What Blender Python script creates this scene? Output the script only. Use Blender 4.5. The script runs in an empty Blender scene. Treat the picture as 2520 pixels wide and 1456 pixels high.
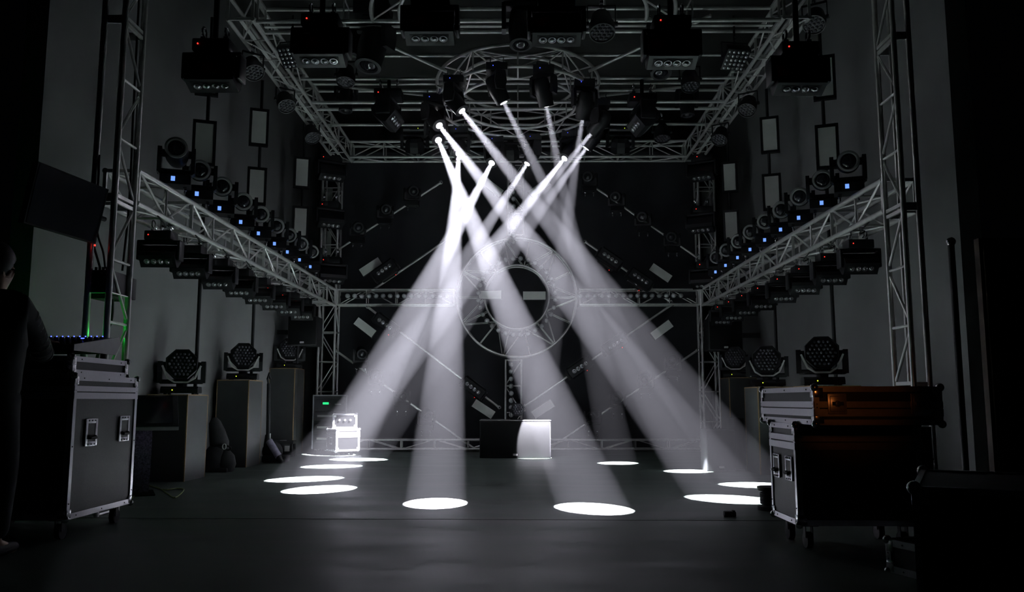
import bpy, bmesh, math, random
from mathutils import Vector, Matrix

random.seed(4)
SC = bpy.context.scene
COL = SC.collection
PI = math.pi

# ------------------------------------------------------------------ camera
F = 2060.0                                   # focal length in pixels of the 2520 x 1456 frame
PITCH, YAW, CAM_H = math.radians(7.11), math.radians(0.417), 0.9
cam_data = bpy.data.cameras.new('camera')
cam_data.sensor_width = 36.0
cam_data.lens = F / 2520.0 * 36.0
cam_data.clip_start, cam_data.clip_end = 0.05, 60
cam = bpy.data.objects.new('camera', cam_data)
COL.objects.link(cam)
cam.location = (0, 0, CAM_H)
cam.rotation_euler = (PI / 2 + PITCH, 0, YAW)
SC.camera = cam
CM = Matrix.Translation((0, 0, CAM_H)) @ cam.rotation_euler.to_matrix().to_4x4()
CR = CM.to_3x3()


def ray(px, py):
    return CR @ Vector(((px - 1260) / F, (728 - py) / F, -1.0))


def at(px, py, Y):                            # the point at depth Y seen at that pixel
    d = ray(px, py)
    k = Y / d.y
    return Vector((d.x * k, Y, CAM_H + d.z * k))


def on_floor(px, py, z=0.0):
    d = ray(px, py)
    k = (z - CAM_H) / d.z
    return Vector((d.x * k, d.y * k, z))


# ------------------------------------------------------------------ world, exposure
w = bpy.data.worlds.new('dark_hall')
SC.world = w
w.use_nodes = True
w.node_tree.nodes['Background'].inputs[0].default_value = (0.6, 0.65, 0.8, 1)
w.node_tree.nodes['Background'].inputs[1].default_value = 0.0004
vs = SC.view_settings
SC.display_settings.display_device = 'sRGB'
vs.view_transform = 'Standard'
vs.look = 'None'
vs.exposure = 0.0
vs.gamma = 1.0
vs.use_curve_mapping = False
cy = SC.cycles
cy.use_denoising = True
cy.max_bounces = 5
cy.diffuse_bounces = 2
cy.glossy_bounces = 3
cy.transmission_bounces = 2
cy.volume_bounces = 0
cy.transparent_max_bounces = 8
cy.caustics_reflective = True
cy.blur_glossy = 1.0
cy.caustics_refractive = False
cy.sample_clamp_indirect = 30.0
cy.use_light_tree = False
cy.adaptive_threshold = 0.02
cy.use_guiding = True
cy.use_surface_guiding = True
cy.use_volume_guiding = False

# ------------------------------------------------------------------ the twelve beams (lens pixel -> where the beam lands)
RING_Y = 11.5
LENS_Z = 4.61
BEAM_POWER = 150000.0
LAMP_BACK = 0.33
BEAM_COL = (0.90, 0.89, 1.0)


def on_ring_plane(px, py, z0):
    """Where the pixel's ray meets the level plane at height z0."""
    d = ray(px, py)
    k = (z0 - CAM_H) / d.z
    return Vector((d.x * k, d.y * k, CAM_H + d.z * k))


BEAMS = [   # lens pixel, target pixel (floor), width of the disc in pixels, words for the label
    ((1079, 345), (1458, 1250), 173, 'aimed at the nearest right hand pool'),
    ((1129, 378), (1072, 1237), 152, 'aimed straight down at the nearest left pool'),
    ((1210, 401), (790, 1203), 158, 'aimed at the nearest pool of the left cluster'),
    ((1297, 403), (820, 1147), 128, 'aimed at the third pool of the left cluster'),
    ((1389, 390), (755, 1178), 147, 'aimed at the leftmost pool of light'),
    ((1442, 365), (885, 1130), 118, 'aimed at the pool right of the small cases'),
    ((1455, 328), (812, 1118), 104, 'aimed at the pool beside the small cases'),
    ((1433, 292), (1318, 1082), 88, 'aimed at the front of the black subwoofer'),
    ((1345, 262), (1520, 1139), 97, 'aimed at the small pool right of the subwoofer'),
    ((1240, 253), (1693, 1159), 108, 'aimed at the pool touching the loudspeaker'),
    ((1137, 273), (1862, 1193), 150, 'aimed at the farther pool by the right case'),
    ((1081, 309), (1792, 1227), 172, 'aimed at the nearer pool by the right case'),
]
BEAM_GEO = []
for lens_px, tgt, wpx, words_ in BEAMS:
    P = on_ring_plane(lens_px[0], lens_px[1], LENS_Z)
    if tgt == (1318, 1082):
        T = at(1318, 1080, on_floor(1180, 1127).y)
    else:
        T = on_floor(*tgt)
    D = (T - P)
    dist = D.length
    D.normalize()
    wm = wpx / F * (T.y * 0.992 - 0.11)
    BEAM_GEO.append((P, D, dist, wm))
    ld = bpy.data.lights.new('beam_light', 'SPOT')
    ld.energy = BEAM_POWER * (dist / 6.0) ** 2 * (5.4 / 6.0) ** 2
    ld.color = BEAM_COL
    ld.shadow_soft_size = 0.02
    ld.spot_size = 2 * math.atan(wm / 2 / (dist + LAMP_BACK)) * 1.01
    ld.spot_blend = 0.08
    lo = bpy.data.objects.new('beam_light', ld)
    COL.objects.link(lo)
    lo.location = P - D * LAMP_BACK        # deep inside the head's hollow barrel
    lo.rotation_euler = D.to_track_quat('-Z', 'Y').to_euler()


def point_light(name, loc, energy, color, radius=0.03, spot=None, aim_at=None):
    ld = bpy.data.lights.new(name, 'SPOT' if spot else 'POINT')
    ld.energy, ld.color, ld.shadow_soft_size = energy, color, radius
    lo = bpy.data.objects.new(name, ld)
    COL.objects.link(lo)
    lo.location = loc
    if spot:
        ld.spot_size, ld.spot_blend = spot, 0.8
        lo.rotation_euler = (Vector(aim_at) - Vector(loc)).to_track_quat('-Z', 'Y').to_euler()


point_light('orange_work_lamp', (1.75, 3.9, 1.02), 1.3, (1.0, 0.27, 0.05), 0.04, math.radians(38), (1.96, 4.89, 0.95))
point_light('green_indicator_lamp', (-3.39, 6.80, 1.45), 0.6, (0.02, 1.0, 0.08), 0.02)


# ------------------------------------------------------------------ materials
def mat(name, col, rough=0.5, metal=0.0, spec=0.5, var=0.0, scale=8.0, bump=0.0, emit=None, estr=0.0, stretch=None, rvar=0.0):
    m = bpy.data.materials.new(name)
    m.use_nodes = True
    nt = m.node_tree
    b = nt.nodes['Principled BSDF']
    b.inputs['Base Color'].default_value = (*col, 1)
    b.inputs['Roughness'].default_value = rough
    b.inputs['Metallic'].default_value = metal
    b.inputs['Specular IOR Level'].default_value = spec
    if var or bump or rvar:
        tc = nt.nodes.new('ShaderNodeTexCoord')
        nz = nt.nodes.new('ShaderNodeTexNoise')
        nz.inputs['Scale'].default_value = scale
        nz.inputs['Detail'].default_value = 5
        if stretch:
            mp = nt.nodes.new('ShaderNodeMapping')
            mp.inputs['Scale'].default_value = stretch
            nt.links.new(tc.outputs['Object'], mp.inputs[0])
            nt.links.new(mp.outputs[0], nz.inputs[0])
        else:
            nt.links.new(tc.outputs['Object'], nz.inputs[0])
        if var:
            cr = nt.nodes.new('ShaderNodeValToRGB')
            cr.color_ramp.elements[0].position = 0.3
            cr.color_ramp.elements[1].position = 0.7
            cr.color_ramp.elements[0].color = (*[c * (1 - var) for c in col], 1)
            cr.color_ramp.elements[1].color = (*[min(1, c * (1 + var)) for c in col], 1)
            nt.links.new(nz.outputs[0], cr.inputs[0])
            nt.links.new(cr.outputs[0], b.inputs['Base Color'])
        if rvar:
            mr = nt.nodes.new('ShaderNodeMapRange')
            mr.inputs[1].default_value, mr.inputs[2].default_value = 0.3, 0.7
            mr.inputs[3].default_value, mr.inputs[4].default_value = rough - rvar, rough + rvar
            nt.links.new(nz.outputs[0], mr.inputs[0])
            nt.links.new(mr.outputs[0], b.inputs['Roughness'])
        if bump:
            bp = nt.nodes.new('ShaderNodeBump')
            bp.inputs['Strength'].default_value = bump
            bp.inputs['Distance'].default_value = 0.01
            nt.links.new(nz.outputs[0], bp.inputs['Height'])
            nt.links.new(bp.outputs[0], b.inputs['Normal'])
    if emit:
        b.inputs['Emission Color'].default_value = (*emit, 1)
        b.inputs['Emission Strength'].default_value = estr
        m.cycles.emission_sampling = 'NONE'
    return m


M = {}
M['wall'] = mat('grey_painted_wall', (0.25, 0.25, 0.252), 0.8, var=0.08, scale=1.5)
M['back'] = mat('dark_backdrop_cloth', (0.04, 0.04, 0.046), 0.9, var=0.2, scale=2.0, spec=0.2)
M['ceil'] = mat('dark_ceiling', (0.035, 0.035, 0.033), 0.9, var=0.2, scale=2)
M['floor'] = mat('dark_green_grey_floor', (0.082, 0.108, 0.092), 0.46, var=0.45, scale=1.6, rvar=0.1, spec=0.4, stretch=(0.5, 1.6, 1))
M['alu'] = mat('aluminium_tube', (0.85, 0.85, 0.83), 0.33, metal=0.65, var=0.08, scale=20)
M['alu2'] = mat('aluminium_extrusion', (0.62, 0.61, 0.66), 0.32, metal=0.75, var=0.1, scale=40, stretch=(1, 8, 1))
M['chrome'] = mat('chromed_steel', (0.75, 0.75, 0.78), 0.16, metal=0.95, var=0.04, scale=30)
M['black'] = mat('black_fixture_plastic', (0.010, 0.010, 0.012), 0.42, var=0.2, scale=25)
M['black2'] = mat('black_textured_paint', (0.016, 0.016, 0.018), 0.6, var=0.25, scale=60, bump=0.2)
M['glass'] = mat('lens_glass', (0.02, 0.02, 0.025), 0.06, spec=0.9, var=0.1, scale=20)
M['lens'] = mat('silvered_lens', (0.75, 0.76, 0.78), 0.14, metal=0.9, var=0.08, scale=60)
M['lensgrey'] = mat('grey_led_lens', (0.14, 0.14, 0.16), 0.15, metal=0.5, var=0.2, scale=50)
M['globe'] = mat('clear_globe', (0.62, 0.63, 0.64), 0.2, metal=0.4, var=0.15, scale=30)
M['greyring'] = mat('grey_lens_ring', (0.30, 0.30, 0.30), 0.45, var=0.1, scale=30)
M['palestrip'] = mat('pale_plastic_strip', (0.62, 0.62, 0.60), 0.4, var=0.06, scale=20)
M['panel'] = mat('frosted_panel', (0.82, 0.84, 0.80), 0.6, var=0.03, scale=10)
M['lam'] = mat('dark_grey_laminate', (0.085, 0.088, 0.09), 0.5, var=0.15, scale=120, bump=0.08)
M['lamdeep'] = mat('deep_black_laminate', (0.0012, 0.0012, 0.0013), 0.6, spec=0.08, var=0.2, scale=80)
M['lamblack'] = mat('black_laminate', (0.02, 0.02, 0.022), 0.5, var=0.2, scale=120, bump=0.08)
M['ped'] = mat('black_painted_plinth', (0.05, 0.052, 0.053), 0.5, var=0.12, scale=6, bump=0.03)
M['ply'] = mat('raw_plywood_edge', (0.42, 0.27, 0.13), 0.7, var=0.2, scale=60)
M['grille'] = mat('black_speaker_grille', (0.0035, 0.0035, 0.0037), 0.55, spec=0.25, var=0.3, scale=90, stretch=(1, 1, 0.15))
M['cab'] = mat('black_cabinet', (0.02, 0.02, 0.022), 0.55, var=0.2, scale=80, bump=0.1)
M['emblem'] = mat('pale_emblem_plate', (0.6, 0.6, 0.6), 0.4, var=0.1, scale=90)
M['rubber'] = mat('black_rubber', (0.012, 0.012, 0.012), 0.7, var=0.2, scale=30)
M['cloth'] = mat('black_nylon_cloth', (0.03, 0.03, 0.032), 0.75, var=0.3, scale=14, bump=0.3)
M['screen'] = mat('dark_screen_glass', (0.012, 0.014, 0.022), 0.12, spec=0.6, var=0.1, scale=4)
M['silver'] = mat('silver_plastic', (0.36, 0.36, 0.37), 0.4, metal=0.3, var=0.06, scale=20)
M['perf'] = mat('perforated_violet_sheet', (0.33, 0.27, 0.42), 0.4, metal=0.5, var=0.7, scale=70)
M['violet'] = mat('violet_cylinder', (0.30, 0.27, 0.36), 0.2, var=0.3, scale=20)
M['paper'] = mat('white_label_paper', (0.7, 0.7, 0.68), 0.7, var=0.05, scale=20)
M['wire'] = mat('yellow_green_wire', (0.25, 0.30, 0.08), 0.5, var=0.1, scale=20)
M['brown'] = mat('dark_brown_board', (0.055, 0.032, 0.022), 0.7, var=0.3, scale=3, stretch=(6, 6, 1))
M['skin'] = mat('skin', (0.50, 0.33, 0.25), 0.55, var=0.06, scale=20)
M['hair'] = mat('black_hair', (0.012, 0.01, 0.009), 0.5, var=0.3, scale=60, stretch=(1, 1, 0.1))
M['trousers'] = mat('dark_trousers', (0.02, 0.021, 0.026), 0.85, var=0.2, scale=30)
M['hood'] = mat('grey_hood_cloth', (0.16, 0.15, 0.145), 0.9, var=0.15, scale=30)
M['red'] = mat('red_status_light', (0.3, 0, 0), 0.3, var=0.02, emit=(1, 0.03, 0.02), estr=2.5)
M['blue'] = mat('blue_status_light', (0, 0, 0.3), 0.3, var=0.02, emit=(0.05, 0.08, 1), estr=5)
M['lcd'] = mat('blue_backlit_display', (0.05, 0.1, 0.3), 0.3, var=0.02, emit=(0.17, 0.36, 1.0), estr=1.15)
M['greenlcd'] = mat('green_backlit_display', (0, 0.3, 0.1), 0.3, var=0.02, emit=(0.03, 1.0, 0.25), estr=1.2)
M['yellowled'] = mat('yellow_status_light', (0.3, 0.3, 0), 0.3, var=0.02, emit=(0.8, 1, 0.05), estr=2)
M['hot'] = mat('lit_beam_lens', (1, 1, 1), 0.3, var=0.02, emit=(0.95, 0.95, 1), estr=25)
M['stripe'] = None


def stripe_material():
    m = mat('striped_jersey', (0.02, 0.02, 0.024), 0.85)
    nt = m.node_tree
    b = nt.nodes['Principled BSDF']
    at_ = nt.nodes.new('ShaderNodeAttribute')
    at_.attribute_name = 'along'
    mul = nt.nodes.new('ShaderNodeMath')
    mul.operation = 'MULTIPLY'
    mul.inputs[1].default_value = 1 / 0.045
    fr = nt.nodes.new('ShaderNodeMath')
    fr.operation = 'FRACT'
    lt = nt.nodes.new('ShaderNodeMath')
    lt.operation = 'LESS_THAN'
    lt.inputs[1].default_value = 0.16
    mx = nt.nodes.new('ShaderNodeMix')
    mx.data_type = 'RGBA'
    mx.inputs[6].default_value = (0.018, 0.018, 0.022, 1)
    mx.inputs[7].default_value = (0.35, 0.36, 0.38, 1)
    nt.links.new(at_.outputs['Fac'], mul.inputs[0])
    nt.links.new(mul.outputs[0], fr.inputs[0])
    nt.links.new(fr.outputs[0], lt.inputs[0])
    nt.links.new(lt.outputs[0], mx.inputs[0])
    nt.links.new(mx.outputs[2], b.inputs['Base Color'])
    return m


# ------------------------------------------------------------------ mesh helpers
class MB:
    def __init__(self):
        self.bm = bmesh.new()

    def _xf(self, verts, mtx):
        for v in verts:
            v.co = mtx @ v.co

    def box(self, c, s, rot=None, bevel=0.0):
        r = bmesh.ops.create_cube(self.bm, size=1.0)
        vs_ = r['verts']
        for v in vs_:
            v.co = Vector((v.co.x * s[0], v.co.y * s[1], v.co.z * s[2]))
        if bevel:
            es = list({e for v in vs_ for e in v.link_edges})
            rr = bmesh.ops.bevel(self.bm, geom=es, offset=bevel, segments=2, affect='EDGES', profile=0.5)
            vs_ = list({v for f in rr['faces'] for v in f.verts} | {v for v in vs_ if v.is_valid})
        m = Matrix.Translation(Vector(c))
        if rot is not None:
            m = m @ (rot if len(rot) == 4 else rot.to_4x4())
        self._xf(vs_, m)
        return self

    def cyl(self, p0, p1, r, seg=12, r2=None, caps=True):
        p0, p1 = Vector(p0), Vector(p1)
        d = p1 - p0
        L = d.length
        if L < 1e-6:
            return self
        q = d.to_track_quat('Z', 'Y').to_matrix().to_4x4()
        res = bmesh.ops.create_cone(self.bm, cap_ends=caps, cap_tris=False, segments=seg, radius1=r, radius2=r if r2 is None else r2, depth=L)
        self._xf(res['verts'], Matrix.Translation((p0 + p1) / 2) @ q)
        return self

    def lathe(self, prof, seg=24, mtx=None, half=None):
        """prof: list of (radius, z), turned about Z."""
        rings = []
        mtx = mtx or Matrix()
        for (r, z) in prof:
            if r < 1e-6:
                rings.append([self.bm.verts.new(mtx @ Vector((0, 0, z)))])
            else:
                rings.append([self.bm.verts.new(mtx @ Vector((r * math.cos(2 * PI * k / seg), r * math.sin(2 * PI * k / seg), z))) for k in range(seg)])
        for a, b in zip(rings, rings[1:]):
            for k in range(seg):
                k2 = (k + 1) % seg
                if len(a) == 1 and len(b) == 1:
                    continue
                if len(a) == 1:
                    self.bm.faces.new((a[0], b[k], b[k2]))
                elif len(b) == 1:
                    self.bm.faces.new((a[k], a[k2], b[0]))
                else:
                    self.bm.faces.new((a[k], a[k2], b[k2], b[k]))
        return self

    def tube(self, pts, r, seg=8, closed=False):
        pts = [Vector(p) for p in pts]
        n = len(pts)
        rings = []
        up = None
        for i, p in enumerate(pts):
            if closed:
                t = pts[(i + 1) % n] - pts[i - 1]
            else:
                t = pts[min(i + 1, n - 1)] - pts[max(i - 1, 0)]
            t.normalize()
            if up is None:
                up = Vector((0, 0, 1)) if abs(t.z) < 0.9 else Vector((1, 0, 0))
            a = t.cross(up)
            if a.length < 1e-4:
                a = t.orthogonal()
            a.normalize()
            b = a.cross(t).normalized()
            up = b
            rr = r[i] if isinstance(r, (list, tuple)) else r
            rings.append([self.bm.verts.new(p + (a * math.cos(2 * PI * k / seg) + b * math.sin(2 * PI * k / seg)) * rr) for k in range(seg)])
        pairs = list(zip(rings, rings[1:])) + ([(rings[-1], rings[0])] if closed else [])
        for a, b in pairs:
            for k in range(seg):
                k2 = (k + 1) % seg
                self.bm.faces.new((a[k], a[k2], b[k2], b[k]))
        if not closed:
            self.bm.faces.new(rings[0])
            self.bm.faces.new(rings[-1])
        return self

    def prism(self, poly, h0, h1, mtx=None):
        """poly: list of (a, b); extruded along local X from h0 to h1, a -> Y, b -> Z."""
        mtx = mtx or Matrix()
        A = [self.bm.verts.new(mtx @ Vector((h0, a, b))) for a, b in poly]
        B = [self.bm.verts.new(mtx @ Vector((h1, a, b))) for a, b in poly]
        n = len(poly)
        for k in range(n):
            k2 = (k + 1) % n
            self.bm.faces.new((A[k], A[k2], B[k2], B[k]))
        self.bm.faces.new(A[::-1])
        self.bm.faces.new(B)
        return self

    def sphere(self, c, r, seg=14, rings=10, sc=(1, 1, 1)):
        res = bmesh.ops.create_uvsphere(self.bm, u_segments=seg, v_segments=rings, radius=1.0)
        for v in res['verts']:
            v.co = Vector(c) + Vector((v.co.x * r * sc[0], v.co.y * r * sc[1], v.co.z * r * sc[2]))
        return self

    def build(self, name, m, parent=None, smooth=True, mtx=None):
        bmesh.ops.recalc_face_normals(self.bm, faces=self.bm.faces[:])
        me = bpy.data.meshes.new(name)
        self.bm.to_mesh(me)
        self.bm.free()
        me.materials.append(M[m] if isinstance(m, str) else m)
        if smooth:
            me.polygons.foreach_set('use_smooth', [True] * len(me.polygons))
            try:
                me.set_sharp_from_angle(angle=math.radians(38))
            except Exception:
                pass
        o = bpy.data.objects.new(name, me)
        COL.objects.link(o)
        if parent is not None:
            o.parent = parent
        if mtx is not None:
            o.matrix_local = mtx
        return o


def tag(o, label=None, cat=None, group=None, kind=None):
    if label:
        o['label'] = label
    if cat:
        o['category'] = cat
    if group:
        o['group'] = group
    if kind:
        o['kind'] = kind
    return o


def empty(name, label=None, cat=None, group=None, mtx=None):
    o = bpy.data.objects.new(name, None)
    COL.objects.link(o)
    o.empty_display_size = 0.1
    if mtx is not None:
        o.matrix_world = mtx
    return tag(o, label, cat, group)


CHILD = {}


def kids(o):
    return [c for c in o.children]


def dup(root, mtx=None, label=None, group=None):
    r = root.copy()
    COL.objects.link(r)
    for ch in kids(root):
        c = ch.copy()
        COL.objects.link(c)
        c.parent = r
        c.matrix_parent_inverse = ch.matrix_parent_inverse.copy()
        for g in kids(ch):
            d = g.copy()
            COL.objects.link(d)
            d.parent = c
            d.matrix_parent_inverse = g.matrix_parent_inverse.copy()
    if mtx is not None:
        r.matrix_world = mtx
    if label:
        r['label'] = label
    if group:
        r['group'] = group
    return r


def stem(o):
    return o.name.split('.')[0]


ORD = ['first', 'second', 'third', 'fourth', 'fifth', 'sixth', 'seventh', 'eighth', 'ninth', 'tenth', 'eleventh', 'twelfth', 'thirteenth', 'fourteenth', 'fifteenth', 'sixteenth',
       'seventeenth', 'eighteenth', 'nineteenth', 'twentieth']

# ------------------------------------------------------------------ the room shell
XW, YB, ZC = 4.2, 17.3, 6.7


def struct(name, mb, m, label):
    o = mb.build(name, m, smooth=False)
    tag(o, label, None, None, 'structure')
    return o


struct('floor', MB().box((0, 7.0, -0.05), (17, 22, 0.1)), 'floor', 'dark green grey smooth floor with pools of light')
struct('wall_left', MB().box((-XW - 0.1, (7.1 + YB) / 2, ZC / 2), (0.2, YB - 7.1, ZC)), 'wall', 'grey side wall on the left')
struct('wall_right', MB().box((XW + 0.1, (7.85 + YB) / 2, ZC / 2), (0.2, YB - 7.85, ZC)), 'wall', 'grey side wall on the right')
struct('wall_back', MB().box((0, YB + 0.1, ZC / 2), (2 * XW + 0.4, 0.2, ZC)), 'back', 'black back wall')
struct('floor_joint', MB().box((0, 6.53, 0.0005), (9.0, 0.006, 0.003), Matrix.Rotation(-0.022, 3, 'Z')), 'rubber', 'thin dark joint line across the floor')
struct('backdrop', MB().box((0, 15.52, 2.8), (6.7, 0.03, 5.6)), 'back', 'black stage backdrop behind the back truss frame')
struct('ceiling', MB().box((0, (7.1 + YB) / 2, ZC + 0.1), (2 * XW + 0.4, YB - 7.1 + 0.2, 0.2)), 'ceil', 'dark ceiling above the rig')


# ------------------------------------------------------------------ trusses
def basis(p0, p1, up):
    x = (Vector(p1) - Vector(p0)).normalized()
    z = Vector(up)
    z = (z - x * z.dot(x)).normalized()
    y = z.cross(x)
    m = Matrix((x, y, z)).transposed().to_4x4()
    m.translation = Vector(p0)
    return m


def truss(name, p0, p1, up, wy, wz, bay, label, cat='truss', cr=0.025, lr=0.0115, strip=False, flip=0, group=None, ladder=0, diag=True):
    """Box truss from p0 to p1: four chords, lattice bracing on all four faces and a flat frame at every second bay."""
    L = (Vector(p1) - Vector(p0)).length
    root = empty(name, label, cat, group, basis(p0, p1, up))
    hy, hz = wy / 2, wz / 2
    for sy, sz in ((-1, -1), (1, -1), (-1, 1), (1, 1)):
        MB().cyl((0, sy * hy, sz * hz), (L, sy * hy, sz * hz), cr, 12).build('chord', 'alu', root)
    n = max(1, round(L / bay))
    b = L / n
    lac = frm = MB()
    if ladder:                                   # braced on one face only, as the front towers are
        for i in range(n + 1):
            x = min(max(i * b, 0.012), L - 0.012)
            if i % 3 == 2:
                lac.box((x - 0.025, 0, ladder * hz), (0.03, wy, 0.02)).box((x + 0.025, 0, ladder * hz), (0.03, wy, 0.02))
                lac.box((x, -hy, 0), (0.07, 0.02, wz)).box((x, hy, 0), (0.07, 0.02, wz))
            else:
                lac.cyl((x, -hy, ladder * hz), (x, hy, ladder * hz), lr, 8)
            if i < n:
                u = 1 if (i + flip) % 2 == 0 else -1
                lac.cyl((x + 0.03, -u * hy, ladder * hz), ((i + 1) * b - 0.03, u * hy, ladder * hz), lr, 8)
        lac.build('bracing_lattice', 'alu', root)
        return root
    for i in range(n + 1):
        x = i * b
        x = min(max(x, 0.012), L - 0.012)
        flat = i % 2 == 0
        for s in (-1, 1):
            if flat:
                frm.box((x, s * hy, 0), (0.022, 0.03, wz))
                frm.box((x, 0, s * hz), (0.022, wy, 0.03))
            else:
                lac.cyl((x, s * hy, -hz), (x, s * hy, hz), lr, 8)
                lac.cyl((x, -hy, s * hz), (x, hy, s * hz), lr, 8)
        if i < n:
            if not diag:
                continue
            a, c = x + 0.02, (i + 1) * b - 0.02
            u = 1 if (i + flip) % 2 == 0 else -1
            for s in (-1, 1):
                lac.cyl((a, s * hy, -u * hz), (c, s * hy, u * hz), lr, 8)
                lac.cyl((a, -u * hy, s * hz), (c, u * hy, s * hz), lr, 8)
    lac.build('bracing_lattice', 'alu', root)
    if strip:
        MB().box((L / 2, 0, -hz), (L - 0.1, 0.05, 0.012)).build('cable_tray', 'palestrip', root)
    return root


def ring_truss(name, mtx, ro, ri, hz, label, seg=72, a0=0.0, a1=2 * PI, nb=16, cr=0.022, lr=0.011):
    root = empty(name, label, 'truss', None, mtx)
    full = a1 - a0 > 6.2
    n = seg if full else int(seg * (a1 - a0) / (2 * PI)) + 1

    def P(a, r, z):
        return Vector((r * math.cos(a), r * math.sin(a), z))
    for r in (ro, ri):
        for z in (-hz, hz):
            pts = [P(a0 + (a1 - a0) * k / (n if full else n - 1), r, z) for k in range(n)]
            MB().tube(pts, cr, 10, closed=full).build('ring_chord', 'alu', root)
    lac = MB()
    st = (a1 - a0) / nb
    for i in range(nb + (0 if full else 1)):
        a = a0 + i * st
        for z in (-hz, hz):
            lac.cyl(P(a, ri, z), P(a, ro, z), lr, 8)
            if i < nb:
                u, v = (ri, ro) if i % 2 else (ro, ri)
                lac.cyl(P(a + 0.02, u, z), P(a + st - 0.02, v, z), lr, 8)
        for r in (ri, ro):
            lac.cyl(P(a, r, -hz), P(a, r, hz), lr, 8)
            if i < nb and r == ro:
                u = 1 if i % 2 else -1
                lac.cyl(P(a + 0.02, r, -u * hz), P(a + st - 0.02, r, u * hz), lr, 8)
    lac.build('bracing_lattice', 'alu', root)
    return root


XT = 3.44                                           # centre line of the side trusses
Z_SIDE = 2.735
Y0, Y1 = 7.05, 14.9
truss('side_truss', (-XT, Y0, Z_SIDE), (-XT, Y1, Z_SIDE), (0, 0, 1), 0.29, 0.29, 0.6, 'silver box truss running back along the left wall at mid height', flip=1)
truss('side_truss', (XT, Y0 + 0.35, Z_SIDE), (XT, Y1, Z_SIDE), (0, 0, 1), 0.29, 0.29, 0.6, 'silver box truss running back along the right wall at mid height', flip=1)
# front towers
truss('tower_truss', (-3.38, 6.83, 0.0), (-3.38, 6.83, 5.6), (1, 0, 0), 0.34, 0.17, 0.51, 'upright silver truss tower at the front left with a shelf of black boxes', cr=0.026, lr=0.013, flip=1, ladder=1)
truss('tower_truss', (3.36, 7.2, 0.0), (3.36, 7.2, 5.6), (1, 0, 0), 0.34, 0.13, 0.51, 'upright silver truss tower at the front right above the stacked flight cases', cr=0.024, lr=0.013, ladder=-1)
truss('header_truss', (-3.3, 6.83, 4.98), (3.3, 7.1, 4.98), (0, 0, 1), 0.29, 0.29, 0.6, 'silver box truss spanning high between the two front towers')
# back frame
for sx, wd in ((-1, 'left'), (1, 'right')):
    truss('back_post_truss', (sx * 3.42, 15.05, 0), (sx * 3.42, 15.05, 5.28), (1, 0, 0), 0.29, 0.29, 0.55, 'upright silver truss post at the back %s corner of the stage' % wd, lr=0.010, cr=0.022)
truss('back_sill_truss', (-3.25, 15.05, 0.13), (3.25, 15.05, 0.13), (0, 0, 1), 0.2, 0.16, 0.6, 'low silver truss lying along the floor between the back posts', cr=0.02, lr=0.008)
RB = Vector((at(1272, 732, 15.05).x, 15.05, at(1272, 732, 15.05).z))
truss('back_arm_truss', (-3.26, 15.05, RB.z), (RB.x - 1.12, 15.05, RB.z), (0, 0, 1), 0.2, 0.27, 0.55, 'level silver truss between the back left post and the upright ring', cr=0.02, lr=0.008)
truss('back_arm_truss', (RB.x + 1.12, 15.05, RB.z), (3.26, 15.05, RB.z), (0, 0, 1), 0.2, 0.27, 0.55, 'level silver truss between the upright ring and the back right post', cr=0.02, lr=0.008)
truss('back_stem_truss', (RB.x - 0.06, 15.05, 0.22), (RB.x - 0.06, 15.05, RB.z - 1.12), (1, 0, 0), 0.2, 0.28, 0.55, 'short upright silver truss holding the ring up from below', cr=0.02, lr=0.008)
truss('back_stem_truss', (RB.x - 0.02, 15.05, RB.z + 1.12), (RB.x - 0.02, 15.05, 5.25), (1, 0, 0), 0.2, 0.28, 0.55, 'upright silver truss rising from the ring to the roof', cr=0.02, lr=0.008)
ring_truss('upright_ring_truss', Matrix.Translation(RB) @ Matrix.Rotation(PI / 2, 4, 'X'), 1.08, 0.58, 0.1, 'round silver truss standing upright in the middle of the back wall', nb=14, cr=0.02, lr=0.008)
# roof rig
ZR = 5.43
XR = 3.22
truss('roof_side_truss', (-XR, 9.2, ZR), (-XR, 15.05, ZR), (0, 0, 1), 0.29, 0.29, 0.6, 'overhead silver truss along the left edge of the roof rig', strip=True)
truss('roof_side_truss', (XR, 9.2, ZR), (XR, 15.05, ZR), (0, 0, 1), 0.29, 0.29, 0.6, 'overhead silver truss along the right edge of the roof rig', strip=True)
for Y, wd in ((9.42, 'frontmost level silver truss crossing the roof rig'), (12.1, 'level silver truss crossing the roof rig behind the hanging ring'), (14.9, 'rearmost level silver truss crossing the roof rig')):
    truss('roof_cross_truss', (-XR + 0.17, Y, ZR), (XR - 0.17, Y, ZR), (0, 0, 1), 0.29, 0.29, 0.6 if Y > 13 else 1.1, wd, strip=Y < 10, diag=Y > 13)
# the hanging ring, longer than wide
RMTX = Matrix.Translation((0.0, RING_Y, 5.215)) @ Matrix.Diagonal((1, 1.22, 1, 1))
ring_truss('hanging_ring_truss', RMTX, 1.15, 0.83, 0.145, 'round silver truss hanging level under the roof with the lit beam heads', nb=12)
ring_truss('half_ring_truss', Matrix.Translation((0.06, 9.28, ZR)), 1.75, 1.43, 0.145, 'half round silver truss bulging forward from the front of the roof rig', a0=PI, a1=2 * PI, nb=8)
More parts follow.
